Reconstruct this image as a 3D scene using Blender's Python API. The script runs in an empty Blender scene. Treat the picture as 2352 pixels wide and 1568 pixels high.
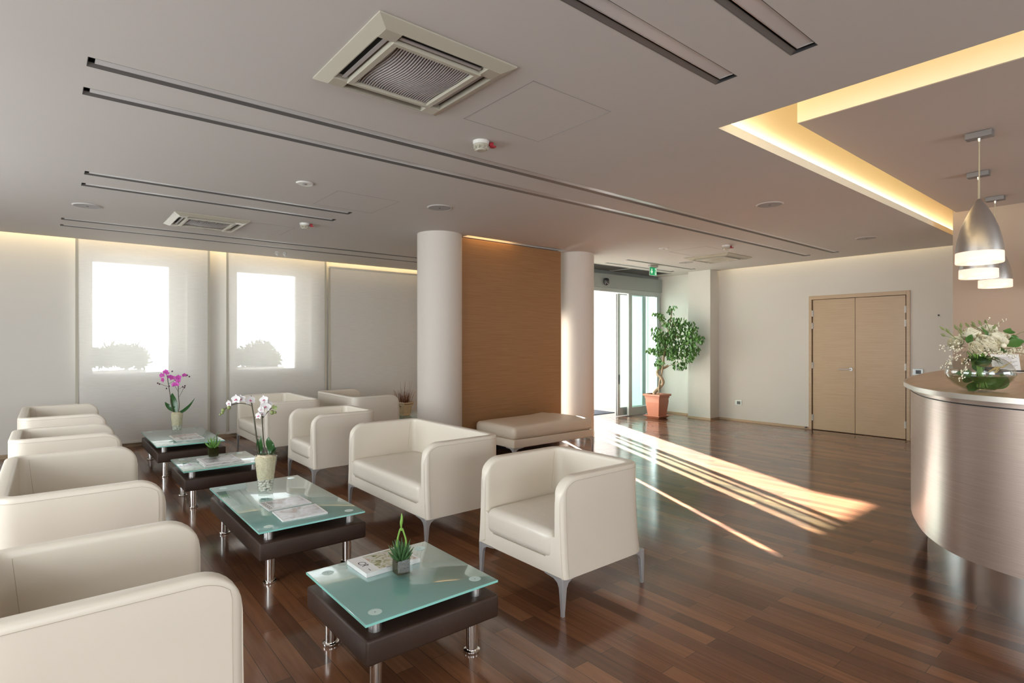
import bpy, bmesh, math, random
from math import sin, cos, pi, radians, sqrt, atan2, hypot
from mathutils import Vector, Matrix
random.seed(7)
SC = bpy.context.scene
COL = SC.collection

# ------------------------------------------------------------------ materials
def new_mat(name):
    m = bpy.data.materials.new(name); m.use_nodes = True
    nt = m.node_tree; nt.nodes.clear()
    out = nt.nodes.new('ShaderNodeOutputMaterial')
    return m, nt, out

def principled(name, col, rough=0.5, metal=0.0, spec=0.5, coat=0.0, coat_rough=0.1, emit=None, estr=0.0, bump=None, sheen=0.0, aniso=0.0, var=None, trans=0.0):
    m, nt, out = new_mat(name)
    b = nt.nodes.new('ShaderNodeBsdfPrincipled')
    b.inputs['Base Color'].default_value = (*col, 1)
    b.inputs['Roughness'].default_value = rough
    b.inputs['Metallic'].default_value = metal
    b.inputs['Specular IOR Level'].default_value = spec
    b.inputs['Coat Weight'].default_value = coat
    b.inputs['Coat Roughness'].default_value = coat_rough
    b.inputs['Anisotropic'].default_value = aniso
    b.inputs['Transmission Weight'].default_value = trans
    if emit:
        b.inputs['Emission Color'].default_value = (*emit, 1)
        b.inputs['Emission Strength'].default_value = estr
    nt.links.new(b.outputs[0], out.inputs[0])
    tc = None
    if bump or var:
        tc = nt.nodes.new('ShaderNodeTexCoord')
    if var:   # (scale, amount)
        n = nt.nodes.new('ShaderNodeTexNoise'); n.inputs['Scale'].default_value = var[0]; n.inputs['Detail'].default_value = 4
        nt.links.new(tc.outputs['Object'], n.inputs['Vector'])
        mx = nt.nodes.new('ShaderNodeMixRGB'); mx.blend_type = 'MIX'
        mx.inputs[1].default_value = (*[c*(1-var[1]) for c in col], 1)
        mx.inputs[2].default_value = (*[min(1, c*(1+var[1])) for c in col], 1)
        nt.links.new(n.outputs['Fac'], mx.inputs[0]); nt.links.new(mx.outputs[0], b.inputs['Base Color'])
    if bump:  # (scale, strength, distance)
        n = nt.nodes.new('ShaderNodeTexNoise'); n.inputs['Scale'].default_value = bump[0]; n.inputs['Detail'].default_value = 5
        nt.links.new(tc.outputs['Object'], n.inputs['Vector'])
        bp = nt.nodes.new('ShaderNodeBump'); bp.inputs['Strength'].default_value = bump[1]; bp.inputs['Distance'].default_value = bump[2]
        nt.links.new(n.outputs['Fac'], bp.inputs['Height']); nt.links.new(bp.outputs[0], b.inputs['Normal'])
    return m

def emission(name, col, strength):
    m, nt, out = new_mat(name)
    e = nt.nodes.new('ShaderNodeEmission'); e.inputs[0].default_value = (*col, 1); e.inputs[1].default_value = strength
    nt.links.new(e.outputs[0], out.inputs[0]); return m

def grain_wood(name, c1, c2, scale, rough=0.45, spec=0.4, metal=0.0, contrast=(0.3, 0.7), aniso=0.0):
    """veneer with streaks; scale = stretch per axis in object space"""
    m, nt, out = new_mat(name)
    tc = nt.nodes.new('ShaderNodeTexCoord'); mp = nt.nodes.new('ShaderNodeMapping')
    mp.inputs['Scale'].default_value = scale
    nt.links.new(tc.outputs['Object'], mp.inputs[0])
    n = nt.nodes.new('ShaderNodeTexNoise'); n.inputs['Scale'].default_value = 1; n.inputs['Detail'].default_value = 6; n.inputs['Roughness'].default_value = 0.65
    nt.links.new(mp.outputs[0], n.inputs['Vector'])
    cr = nt.nodes.new('ShaderNodeValToRGB')
    cr.color_ramp.elements[0].position = contrast[0]; cr.color_ramp.elements[0].color = (*c1, 1)
    cr.color_ramp.elements[1].position = contrast[1]; cr.color_ramp.elements[1].color = (*c2, 1)
    nt.links.new(n.outputs['Fac'], cr.inputs[0])
    b = nt.nodes.new('ShaderNodeBsdfPrincipled'); b.inputs['Roughness'].default_value = rough; b.inputs['Specular IOR Level'].default_value = spec
    b.inputs['Metallic'].default_value = metal; b.inputs['Anisotropic'].default_value = aniso
    nt.links.new(cr.outputs[0], b.inputs['Base Color'])
    if aniso:
        tg = nt.nodes.new('ShaderNodeTangent'); tg.direction_type = 'RADIAL'; tg.axis = 'Z'; nt.links.new(tg.outputs[0], b.inputs['Tangent']); b.inputs['Anisotropic Rotation'].default_value = 0.25
    bp = nt.nodes.new('ShaderNodeBump'); bp.inputs['Strength'].default_value = 0.12; bp.inputs['Distance'].default_value = 0.002
    nt.links.new(n.outputs['Fac'], bp.inputs['Height']); nt.links.new(bp.outputs[0], b.inputs['Normal'])
    nt.links.new(b.outputs[0], out.inputs[0]); return m

def clear_glass(name, tint=(0.97, 1, 0.98), rough=0.0, refl=1.0, ior=1.5):
    m, nt, out = new_mat(name)
    t = nt.nodes.new('ShaderNodeBsdfTransparent'); t.inputs[0].default_value = (*tint, 1)
    g = nt.nodes.new('ShaderNodeBsdfGlossy'); g.inputs['Roughness'].default_value = rough; g.inputs[0].default_value = (1, 1, 1, 1)
    fr = nt.nodes.new('ShaderNodeFresnel'); fr.inputs[0].default_value = ior
    ml = nt.nodes.new('ShaderNodeMath'); ml.operation = 'MULTIPLY'; ml.inputs[1].default_value = refl
    mx = nt.nodes.new('ShaderNodeMixShader')
    geo = nt.nodes.new('ShaderNodeNewGeometry'); inv = nt.nodes.new('ShaderNodeMath'); inv.operation = 'SUBTRACT'; inv.inputs[0].default_value = 1.0
    m2 = nt.nodes.new('ShaderNodeMath'); m2.operation = 'MULTIPLY'
    nt.links.new(geo.outputs['Backfacing'], inv.inputs[1]); nt.links.new(fr.outputs[0], ml.inputs[0])
    nt.links.new(ml.outputs[0], m2.inputs[0]); nt.links.new(inv.outputs[0], m2.inputs[1]); nt.links.new(m2.outputs[0], mx.inputs[0])
    nt.links.new(t.outputs[0], mx.inputs[1]); nt.links.new(g.outputs[0], mx.inputs[2]); nt.links.new(mx.outputs[0], out.inputs[0])
    return m

def blind_mat(name):
    m, nt, out = new_mat(name)
    tc = nt.nodes.new('ShaderNodeTexCoord'); mp = nt.nodes.new('ShaderNodeMapping'); mp.inputs['Scale'].default_value = (6, 6, 160)
    nt.links.new(tc.outputs['Object'], mp.inputs[0])
    n = nt.nodes.new('ShaderNodeTexNoise'); n.inputs['Scale'].default_value = 1; n.inputs['Detail'].default_value = 3
    nt.links.new(mp.outputs[0], n.inputs['Vector'])
    cr = nt.nodes.new('ShaderNodeValToRGB')
    cr.color_ramp.elements[0].position = 0.3; cr.color_ramp.elements[0].color = (0.80, 0.78, 0.73, 1)
    cr.color_ramp.elements[1].position = 0.7; cr.color_ramp.elements[1].color = (0.87, 0.85, 0.80, 1)
    nt.links.new(n.outputs['Fac'], cr.inputs[0])
    d = nt.nodes.new('ShaderNodeBsdfDiffuse'); tl = nt.nodes.new('ShaderNodeBsdfTranslucent'); tp = nt.nodes.new('ShaderNodeBsdfTransparent')
    nt.links.new(cr.outputs[0], d.inputs[0]); nt.links.new(cr.outputs[0], tl.inputs[0])
    a = nt.nodes.new('ShaderNodeMixShader'); a.inputs[0].default_value = 0.16
    b = nt.nodes.new('ShaderNodeMixShader'); b.inputs[0].default_value = 0.145
    nt.links.new(d.outputs[0], a.inputs[1]); nt.links.new(tl.outputs[0], a.inputs[2])
    nt.links.new(a.outputs[0], b.inputs[1]); nt.links.new(tp.outputs[0], b.inputs[2]); nt.links.new(b.outputs[0], out.inputs[0])
    return m

def parquet(name):
    m, nt, out = new_mat(name)
    tc = nt.nodes.new('ShaderNodeTexCoord'); mp = nt.nodes.new('ShaderNodeMapping')
    mp.inputs['Rotation'].default_value = (0, 0, radians(90))
    nt.links.new(tc.outputs['Object'], mp.inputs[0])
    br = nt.nodes.new('ShaderNodeTexBrick')
    br.offset = 0.37; br.offset_frequency = 2; br.squash = 1.0
    br.inputs['Color1'].default_value = (0, 0, 0, 1); br.inputs['Color2'].default_value = (1, 1, 1, 1)
    br.inputs['Mortar'].default_value = (0.0, 0.0, 0.0, 1)
    br.inputs['Scale'].default_value = 1.0; br.inputs['Mortar Size'].default_value = 0.0012; br.inputs['Mortar Smooth'].default_value = 0.3
    br.inputs['Brick Width'].default_value = 0.72; br.inputs['Row Height'].default_value = 0.088; br.inputs['Bias'].default_value = 0.0
    nt.links.new(mp.outputs[0], br.inputs['Vector'])
    mp2 = nt.nodes.new('ShaderNodeMapping'); mp2.inputs['Scale'].default_value = (38, 2.2, 1)
    nt.links.new(tc.outputs['Object'], mp2.inputs[0])
    n = nt.nodes.new('ShaderNodeTexNoise'); n.inputs['Scale'].default_value = 1.0; n.inputs['Detail'].default_value = 7; n.inputs['Roughness'].default_value = 0.6
    nt.links.new(mp2.outputs[0], n.inputs['Vector'])
    add = nt.nodes.new('ShaderNodeMath'); add.operation = 'MULTIPLY_ADD'; add.inputs[1].default_value = 0.45
    sub = nt.nodes.new('ShaderNodeMath'); sub.operation = 'MULTIPLY'; sub.inputs[1].default_value = 0.55
    nt.links.new(br.outputs['Color'], add.inputs[0]); nt.links.new(n.outputs['Fac'], sub.inputs[0]); nt.links.new(sub.outputs[0], add.inputs[2])
    cr = nt.nodes.new('ShaderNodeValToRGB')
    e = cr.color_ramp.elements
    e[0].position = 0.18; e[0].color = (0.052, 0.020, 0.009, 1)
    e[1].position = 0.85; e[1].color = (0.300, 0.130, 0.058, 1)
    k = e.new(0.5); k.color = (0.150, 0.058, 0.024, 1)
    nt.links.new(add.outputs[0], cr.inputs[0])
    mo = nt.nodes.new('ShaderNodeMixRGB'); mo.inputs[2].default_value = (0.02, 0.009, 0.006, 1)
    nt.links.new(br.outputs['Fac'], mo.inputs[0]); nt.links.new(cr.outputs[0], mo.inputs[1])
    b = nt.nodes.new('ShaderNodeBsdfPrincipled')
    nt.links.new(mo.outputs[0], b.inputs['Base Color'])
    b.inputs['Roughness'].default_value = 0.13; b.inputs['Specular IOR Level'].default_value = 0.6
    b.inputs['IOR'].default_value = 1.5; b.inputs['Coat Weight'].default_value = 0.5; b.inputs['Coat Roughness'].default_value = 0.42
    h = nt.nodes.new('ShaderNodeMath'); h.operation = 'MULTIPLY_ADD'; h.inputs[1].default_value = -0.6
    nt.links.new(br.outputs['Fac'], h.inputs[0])
    h2 = nt.nodes.new('ShaderNodeMath'); h2.operation = 'MULTIPLY'; h2.inputs[1].default_value = 0.25
    nt.links.new(n.outputs['Fac'], h2.inputs[0]); nt.links.new(h2.outputs[0], h.inputs[2])
    bp = nt.nodes.new('ShaderNodeBump'); bp.inputs['Strength'].default_value = 0.12; bp.inputs['Distance'].default_value = 0.0015
    nt.links.new(h.outputs[0], bp.inputs['Height']); nt.links.new(bp.outputs[0], b.inputs['Normal'])
    nt.links.new(b.outputs[0], out.inputs[0]); return m

def cover_mat(name, cols, scale, seed=0.0):
    """a printed picture: soft random colour patches"""
    m, nt, out = new_mat(name)
    tc = nt.nodes.new('ShaderNodeTexCoord'); mp = nt.nodes.new('ShaderNodeMapping'); mp.inputs['Location'].default_value = (seed, seed*1.7, 0)
    nt.links.new(tc.outputs['Object'], mp.inputs[0])
    n = nt.nodes.new('ShaderNodeTexNoise'); n.inputs['Scale'].default_value = scale; n.inputs['Detail'].default_value = 3; n.inputs['Distortion'].default_value = 1.5
    nt.links.new(mp.outputs[0], n.inputs['Vector'])
    cr = nt.nodes.new('ShaderNodeValToRGB'); e = cr.color_ramp.elements
    for i, c in enumerate(cols):
        p = 0.3 + 0.4*i/(len(cols)-1)
        if i < 2: e[i].position = p; e[i].color = (*c, 1)
        else:
            k = e.new(p); k.color = (*c, 1)
    nt.links.new(n.outputs['Fac'], cr.inputs[0])
    b = nt.nodes.new('ShaderNodeBsdfPrincipled'); b.inputs['Roughness'].default_value = 0.22
    nt.links.new(cr.outputs[0], b.inputs['Base Color']); nt.links.new(b.outputs[0], out.inputs[0]); return m

M = dict(
    floor=parquet('merbau_parquet'),
    ceiling=principled('ceiling_paint', (0.52, 0.495, 0.465), 0.7, spec=0.25, var=(1.2, 0.03)),
    upper=principled('upper_ceiling_paint', (0.50, 0.45, 0.42), 0.7, spec=0.25),
    wall=principled('wall_paint', (0.66, 0.635, 0.585), 0.8, spec=0.2),
    beige=principled('beige_paint', (0.43, 0.345, 0.275), 0.8, spec=0.2),
    cove=principled('cove_paint', (0.82, 0.76, 0.64), 0.8, spec=0.1),
    column=principled('column_paint', (0.62, 0.565, 0.50), 0.55, spec=0.3),
    base=grain_wood('skirting_wood', (0.30, 0.21, 0.13), (0.46, 0.34, 0.22), (3, 3, 90)),
    panel=grain_wood('panel_veneer', (0.250, 0.125, 0.050), (0.345, 0.185, 0.082), (2.2, 2.2, 130), rough=0.42),
    oak=grain_wood('door_oak', (0.44, 0.315, 0.20), (0.55, 0.42, 0.285), (2.0, 2.0, 150), rough=0.33),
    counter=grain_wood('counter_veneer', (0.40, 0.315, 0.265), (0.50, 0.405, 0.345), (3.5, 3.5, 260), rough=0.36, metal=0.65, spec=0.5, aniso=0.75),
    counter_top=grain_wood('counter_top_wood', (0.40, 0.28, 0.18), (0.56, 0.42, 0.28), (2.0, 30, 30), rough=0.35),
    edge=principled('brushed_edge', (0.62, 0.58, 0.52), 0.35, metal=0.8, bump=(60, 0.1, 0.001)),
    steel=principled('polished_steel', (0.70, 0.69, 0.67), 0.24, metal=1.0),
    chrome=principled('chrome', (0.80, 0.78, 0.75), 0.07, metal=1.0),
    satin=principled('satin_aluminium', (0.62, 0.61, 0.60), 0.32, metal=1.0),
    cast=principled('cast_aluminium', (0.52, 0.515, 0.52), 0.40, metal=0.55),
    leather=principled('cream_leather', (0.72, 0.655, 0.555), 0.36, spec=0.5, bump=(20, 0.12, 0.007), var=(3.0, 0.03)),
    cushion=principled('cushion_leather', (0.67, 0.61, 0.52), 0.30, spec=0.5, bump=(14, 0.28, 0.010), var=(3.0, 0.04)),
    bench=principled('bench_leather', (0.74, 0.635, 0.50), 0.40, spec=0.45, bump=(20, 0.12, 0.006)),
    seam=principled('seam_thread', (0.50, 0.445, 0.36), 0.7),
    brown=principled('brown_leather', (0.046, 0.026, 0.018), 0.45, spec=0.4, bump=(45, 0.2, 0.004), var=(8, 0.25)),
    tabletop=principled('frosted_green_glass', (0.17, 0.36, 0.33), 0.25, spec=0.5, coat=1.0, coat_rough=0.008),
    glassedge=principled('glass_edge', (0.30, 0.72, 0.64), 0.1, spec=0.6),
    disc=principled('bonded_disc', (0.58, 0.76, 0.72), 0.06, spec=0.6),
    dark=principled('dark_gap', (0.012, 0.012, 0.013), 0.6),
    darkmetal=principled('dark_channel', (0.045, 0.042, 0.042), 0.4, metal=0.4),
    midgrey=principled('grey_lip', (0.17, 0.165, 0.16), 0.45, metal=0.5),
    diffuser=principled('opal_diffuser', (0.50, 0.485, 0.48), 0.28, spec=0.5),
    ivory=principled('ivory_plastic', (0.42, 0.39, 0.315), 0.25, spec=0.5),
    grille=principled('grille_plastic', (0.40, 0.37, 0.36), 0.45),
    white=principled('white_plastic', (0.62, 0.60, 0.56), 0.35),
    greyplastic=principled('grey_plastic', (0.27, 0.255, 0.25), 0.5),
    black=principled('black_plastic', (0.015, 0.015, 0.016), 0.3),
    red=principled('red_plastic', (0.35, 0.02, 0.03), 0.35),
    alu=principled('door_aluminium', (0.47, 0.50, 0.49), 0.38, metal=0.55),
    header=principled('header_aluminium', (0.34, 0.365, 0.355), 0.42, metal=0.4),
    pane=clear_glass('pane_glass', (0.85, 0.95, 0.93)),
    winpane=clear_glass('window_glass', (0.98, 1.0, 1.0)),
    vase=clear_glass('vase_glass', (0.96, 0.975, 0.96), refl=0.8),
    bowl=clear_glass('bowl_glass', (0.93, 0.94, 0.93), refl=0.9, ior=2.0),
    water=clear_glass('water', (0.80, 0.83, 0.74), refl=0.6),
    blind=blind_mat('blind_fabric'),
    rail=principled('blind_rail', (0.66, 0.63, 0.56), 0.5),
    terracotta=principled('terracotta_plastic', (0.41, 0.155, 0.09), 0.45, var=(6, 0.06)),
    soil=principled('soil', (0.05, 0.032, 0.02), 0.9, bump=(60, 0.6, 0.01)),
    bark=principled('bark', (0.36, 0.27, 0.18), 0.75, bump=(50, 0.4, 0.004), var=(14, 0.25)),
    leaf=principled('ficus_leaf', (0.065, 0.170, 0.030), 0.34, var=(9, 0.45)),
    orchid_leaf=principled('orchid_leaf', (0.030, 0.095, 0.025), 0.28, var=(20, 0.25)),
    aloe=principled('succulent_leaf', (0.060, 0.135, 0.045), 0.42, var=(40, 0.35)),
    aloe_light=principled('succulent_bright_leaf', (0.14, 0.30, 0.06), 0.42, var=(40, 0.3)),
    stalk=principled('flower_stalk', (0.20, 0.38, 0.06), 0.5),
    stem=principled('orchid_stem', (0.060, 0.050, 0.025), 0.5),
    twig=principled('twig', (0.20, 0.075, 0.035), 0.7, var=(30, 0.4)),
    drytwig=principled('spray_twig', (0.20, 0.17, 0.10), 0.7),
    magenta=principled('magenta_petal', (0.50, 0.045, 0.36), 0.45, var=(60, 0.25)),
    whitepetal=principled('white_petal', (0.62, 0.59, 0.58), 0.5),
    lip=principled('petal_lip', (0.55, 0.10, 0.22), 0.5, var=(120, 0.6)),
    bud=principled('green_bud', (0.22, 0.26, 0.09), 0.5),
    darkbud=principled('dark_bud', (0.09, 0.03, 0.05), 0.5),
    rose=principled('cream_rose', (0.86, 0.81, 0.63), 0.5, var=(30, 0.10)),
    straw=principled('straw_fibre', (0.84, 0.68, 0.49), 0.8, bump=(160, 1.0, 0.006), var=(70, 0.35)),
    pebble=principled('white_pebble', (0.80, 0.76, 0.70), 0.55, var=(30, 0.25)),
    moss=principled('moss', (0.035, 0.032, 0.010), 0.95, spec=0.1, bump=(120, 1.0, 0.008), var=(60, 0.6)),
    basket=principled('basket_wood', (0.66, 0.53, 0.36), 0.7, var=(60, 0.25)),
    raffia=principled('raffia', (0.62, 0.47, 0.20), 0.7),
    paper=principled('paper', (0.74, 0.73, 0.71), 0.6),
    ink=principled('ink', (0.06, 0.055, 0.06), 0.5),
    green=principled('exit_green', (0.0, 0.36, 0.12), 0.35, emit=(0.0, 0.45, 0.16), estr=0.35),
    exitwhite=principled('exit_white', (0.85, 0.9, 0.86), 0.35, emit=(0.8, 1.0, 0.85), estr=0.55),
    pavement=principled('pavement', (0.34, 0.32, 0.31), 0.8, var=(3, 0.06)),
    mat=principled('entrance_mat', (0.035, 0.045, 0.065), 0.95, bump=(200, 0.6, 0.004)),
    plaster=principled('outside_plaster', (0.60, 0.60, 0.60), 0.9),
    bush=principled('bush_leaf', (0.05, 0.075, 0.04), 0.6),
    planter=principled('planter_concrete', (0.34, 0.33, 0.32), 0.9),
    lampglass=principled('lit_opal_glass', (0.8, 0.7, 0.62), 0.3, emit=(1.0, 0.72, 0.56), estr=0.75),
    warm=emission('warm_strip', (1.0, 0.76, 0.40), 42.0),
    warm_cove=emission('cove_strip', (1.0, 0.77, 0.42), 24.0),
    amber=emission('amber_strip', (1.0, 0.62, 0.25), 22.0),
    cable=principled('cable', (0.40, 0.35, 0.24), 0.5),
    canopy=principled('lamp_canopy', (0.20, 0.19, 0.19), 0.45, metal=0.5),
    hem=principled('blind_hem', (0.50, 0.47, 0.38), 0.8),
    rebate=principled('rebate_wood', (0.12, 0.075, 0.045), 0.7),
    slate=principled('sill_slate', (0.035, 0.035, 0.035), 0.95, spec=0.0),
    mag_a=cover_mat('garden_cover', [(0.10, 0.12, 0.05), (0.42, 0.40, 0.24), (0.62, 0.62, 0.56), (0.50, 0.34, 0.26)], 22, 1),
    mag_b=cover_mat('sky_cover', [(0.34, 0.28, 0.26), (0.55, 0.56, 0.58), (0.72, 0.74, 0.78)], 9, 5),
    mag_c=cover_mat('grey_cover', [(0.18, 0.19, 0.20), (0.50, 0.50, 0.48), (0.74, 0.73, 0.70)], 16, 9),
    mag_d=cover_mat('pink_cover', [(0.30, 0.20, 0.20), (0.62, 0.50, 0.48), (0.74, 0.73, 0.71)], 20, 3),
)

# ------------------------------------------------------------------ mesh builder
class MB:
    def __init__(s): s.v = []; s.f = []; s.mi = []; s.cur = 0
    def mat(s, i): s.cur = i; return s
    def add(s, vs, fs):
        o = len(s.v); s.v += [tuple(p) for p in vs]
        for f in fs: s.f.append(tuple(o+i for i in f)); s.mi.append(s.cur)
        return s
    def bm(s, bm, mtx=None):
        bm.verts.index_update()
        vs = [(mtx @ v.co if mtx else v.co) for v in bm.verts]
        s.add(vs, [[v.index for v in f.verts] for f in bm.faces]); bm.free(); return s
    def box(s, x0, x1, y0, y1, z0, z1, bevel=0, seg=2, mtx=None):
        bm = bmesh.new()
        bmesh.ops.create_cube(bm, size=1)
        for v in bm.verts:
            v.co = Vector(((x0+x1)/2+v.co.x*(x1-x0), (y0+y1)/2+v.co.y*(y1-y0), (z0+z1)/2+v.co.z*(z1-z0)))
        if bevel: bmesh.ops.bevel(bm, geom=bm.edges[:], offset=bevel, segments=seg, profile=0.5, affect='EDGES')
        return s.bm(bm, mtx)
    def ring(s, c, t, u, r, n):
        t = Vector(t).normalized(); a = Vector(u); a = (a - t*a.dot(t)).normalized(); b = t.cross(a)
        return [Vector(c)+a*(r*cos(2*pi*i/n))+b*(r*sin(2*pi*i/n)) for i in range(n)]
    def tube(s, pts, rad, n=8, caps=True):
        pts = [Vector(p) for p in pts]
        if not hasattr(rad, '__len__'): rad = [rad]*len(pts)
        up = None; vs = []
        for i, p in enumerate(pts):
            t = (pts[min(i+1, len(pts)-1)]-pts[max(i-1, 0)])
            if t.length < 1e-9: t = Vector((0, 0, 1))
            t.normalize()
            if up is None: up = Vector((1, 0, 0)) if abs(t.x) < 0.8 else Vector((0, 1, 0))
            up = (up - t*up.dot(t)).normalized()
            vs += s.ring(p, t, up, rad[i], n)
        fs = []
        for i in range(len(pts)-1):
            for j in range(n):
                a = i*n+j; b = i*n+(j+1) % n
                fs.append((a, b, b+n, a+n))
        if caps: fs.append(tuple(range(n-1, -1, -1))); fs.append(tuple((len(pts)-1)*n+j for j in range(n)))
        return s.add(vs, fs)
    def cyl(s, p0, p1, r0, r1=None, n=24): return s.tube([p0, p1], [r0, r0 if r1 is None else r1], n)
    def lathe(s, prof, c=(0, 0, 0), n=32, a0=0, a1=2*pi, closed=True):
        vs = []; fs = []; k = len(prof); m = n if closed else n+1
        for i in range(m):
            a = a0+(a1-a0)*i/n
            for r, z in prof: vs.append((c[0]+r*cos(a), c[1]+r*sin(a), c[2]+z))
        for i in range(n):
            for j in range(k-1):
                a = i*k+j; b = ((i+1) % m)*k+j
                fs.append((a, b, b+1, a+1))
        return s.add(vs, fs)
    def sphere(s, c, r, seg=12, rings=8, sc=(1, 1, 1)):
        bm = bmesh.new(); bmesh.ops.create_uvsphere(bm, u_segments=seg, v_segments=rings, radius=1)
        for v in bm.verts: v.co = Vector((c[0]+v.co.x*r*sc[0], c[1]+v.co.y*r*sc[1], c[2]+v.co.z*r*sc[2]))
        return s.bm(bm)
    def blob(s, c, r, sc=(1, 1, 1), sub=1, jit=0.0):
        bm = bmesh.new(); bmesh.ops.create_icosphere(bm, subdivisions=sub, radius=1)
        for v in bm.verts:
            k = 1+random.uniform(-jit, jit)
            v.co = Vector((c[0]+v.co.x*r*sc[0]*k, c[1]+v.co.y*r*sc[1]*k, c[2]+v.co.z*r*sc[2]*k))
        return s.bm(bm)
    def prism(s, poly, d0, d1, axis='z'):
        n = len(poly)
        def pt(p, d):
            return {'z': (p[0], p[1], d), 'y': (p[0], d, p[1]), 'x': (d, p[0], p[1])}[axis]
        vs = [pt(p, d0) for p in poly]+[pt(p, d1) for p in poly]
        fs = [tuple(range(n-1, -1, -1)), tuple(range(n, 2*n))]
        for i in range(n): j = (i+1) % n; fs.append((i, j, n+j, n+i))
        return s.add(vs, fs)
    def quad(s, a, b, c, d): return s.add([a, b, c, d], [(0, 1, 2, 3)])
    def blade(s, path, widths, side, cup=0.0, fold=0.0):
        """leaf: a ribbon along path, width in direction side, 3 points across"""
        path = [Vector(p) for p in path]; side = Vector(side).normalized(); vs = []; fs = []
        for i, p in enumerate(path):
            t = (path[min(i+1, len(path)-1)]-path[max(i-1, 0)]).normalized()
            sd = (side - t*side.dot(t)).normalized(); nn = t.cross(sd)
            w = widths[i]
            vs += [p-sd*w+nn*(w*fold), p, p+sd*w+nn*(w*fold)]
        for i in range(len(path)-1):
            a = i*3
            fs += [(a, a+1, a+4, a+3), (a+1, a+2, a+5, a+4)]
        return s.add(vs, fs)
    def build(s, name, mat, parent=None, loc=None, smooth=True, angle=52, props=None):
        me = bpy.data.meshes.new(name); me.from_pydata(s.v, [], s.f)
        mats = mat if isinstance(mat, (list, tuple)) else [mat]
        for m in mats: me.materials.append(M[m] if isinstance(m, str) else m)
        if len(mats) > 1: me.polygons.foreach_set('material_index', s.mi)
        bm = bmesh.new(); bm.from_mesh(me); bmesh.ops.recalc_face_normals(bm, faces=bm.faces[:]); bm.to_mesh(me); bm.free()
        if smooth:
            me.polygons.foreach_set('use_smooth', [True]*len(me.polygons))
            me.set_sharp_from_angle(angle=radians(angle))
        me.update()
        o = bpy.data.objects.new(name, me); COL.objects.link(o)
        if parent: o.parent = parent
        if loc: o.location = loc
        if props:
            for k, v in props.items(): o[k] = v
        return o

def tag(o, label=None, cat=None, group=None, kind=None):
    if label: o['label'] = label
    if cat: o['category'] = cat
    if group: o['group'] = group
    if kind: o['kind'] = kind
    return o
def thing(name, label, cat, loc=(0, 0, 0), rz=0, group=None, kind=None):
    o = bpy.data.objects.new(name, None); COL.objects.link(o); o.empty_display_size = 0.1
    o.location = loc; o.rotation_euler = (0, 0, rz)
    return tag(o, label, cat, group, kind)
def dup(root, loc=None, rz=None, label=None, parent=None):
    c = root.copy(); COL.objects.link(c)
    if parent: c.parent = parent
    for ch in list(root.children): dup(ch, parent=c)
    if loc is not None: c.location = loc
    if rz is not None: c.rotation_euler = (0, 0, rz)
    if label: c['label'] = label
    return c
def struct(mb, name, mat, label=None, smooth=False):
    o = mb.build(name, mat, smooth=smooth); o['kind'] = 'structure'
    if label: o['label'] = label
    return o
def bez(p0, p1, p2, p3, n):
    p0, p1, p2, p3 = map(Vector, (p0, p1, p2, p3)); r = []
    for i in range(n+1):
        t = i/n; r.append(p0*(1-t)**3+p1*3*t*(1-t)**2+p2*3*t*t*(1-t)+p3*t**3)
    return r
def spline(pts, n=8):
    """Catmull-Rom through points"""
    P = [Vector(p) for p in pts]; r = []
    for i in range(len(P)-1):
        a = P[max(i-1, 0)]; b = P[i]; c = P[i+1]; d = P[min(i+2, len(P)-1)]
        for k in range(n):
            t = k/n
            r.append(0.5*((2*b)+(c-a)*t+(2*a-5*b+4*c-d)*t*t+(3*b-a-3*c+d)*t**3))
    r.append(P[-1]); return r

M['tabletop'].node_tree.nodes['Principled BSDF'].inputs['Coat IOR'].default_value = 2.6
# ================================================================== SETTING
H = 2.75; UH = 2.86; TOP = 3.5
XL, YB = -2.6, -4.2
f = MB(); f.box(XL, 6.25, YB, 9.55, -0.06, 0); f.box(6.25, 9.75, YB, 6.93, -0.06, 0)
struct(f, 'floor', 'floor', 'dark reddish brown parquet floor laid in long planks')

# ---- main ceiling with the light channels, the panel slot and the grille cut out
SLOTS = [(0.137, 8.96, 3.264, 3.378), (0.135, 8.96, 3.664, 3.777), (0.21, 2.395, 5.455, 5.568), (0.205, 2.396, 5.872, 5.985),
         (0.095, 5.60, 7.662, 7.775), (0.092, 5.60, 8.085, 8.195), (-1.2, 2.65, 1.434, 1.554), (-1.2, 2.65, 1.054, 1.174),
         (7.16, 9.03, 5.68, 5.79), (7.17, 9.03, 6.125, 6.235)]
PSLOT = (4.00, 5.74, 5.70, 5.82)
GRILLES = [(6.72, 8.02, 6.37, 6.86), (8.08, 9.24, 6.37, 6.86)]
holes = SLOTS+[PSLOT]+GRILLES+[(3.2, 9.62, YB-1, 1.86), (9.55, 10, 1.94, 5.56), (6.25, 10, 6.93, 10), (XL, 6.25, 9.07, 10)]
xs = sorted({XL, 9.62, 6.25, 3.2, 9.55, *[v for h in holes for v in h[:2]]}); xs = [v for v in xs if XL <= v <= 9.62]
ys = sorted({YB, 9.07, *[v for h in holes for v in h[2:]]}); ys = [v for v in ys if YB <= v <= 9.07]
c = MB()
for i in range(len(xs)-1):
    j = 0
    while j < len(ys)-1:
        mx = (xs[i]+xs[i+1])/2
        def inside(j):
            my = (ys[j]+ys[j+1])/2
            return any(h[0] < mx < h[1] and h[2] < my < h[3] for h in holes)
        if inside(j): j += 1; continue
        k = j
        while k+1 < len(ys)-1 and not inside(k+1): k += 1
        c.quad((xs[i], ys[j], H), (xs[i], ys[k+1], H), (xs[i+1], ys[k+1], H), (xs[i+1], ys[j], H))
        j = k+1
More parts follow.
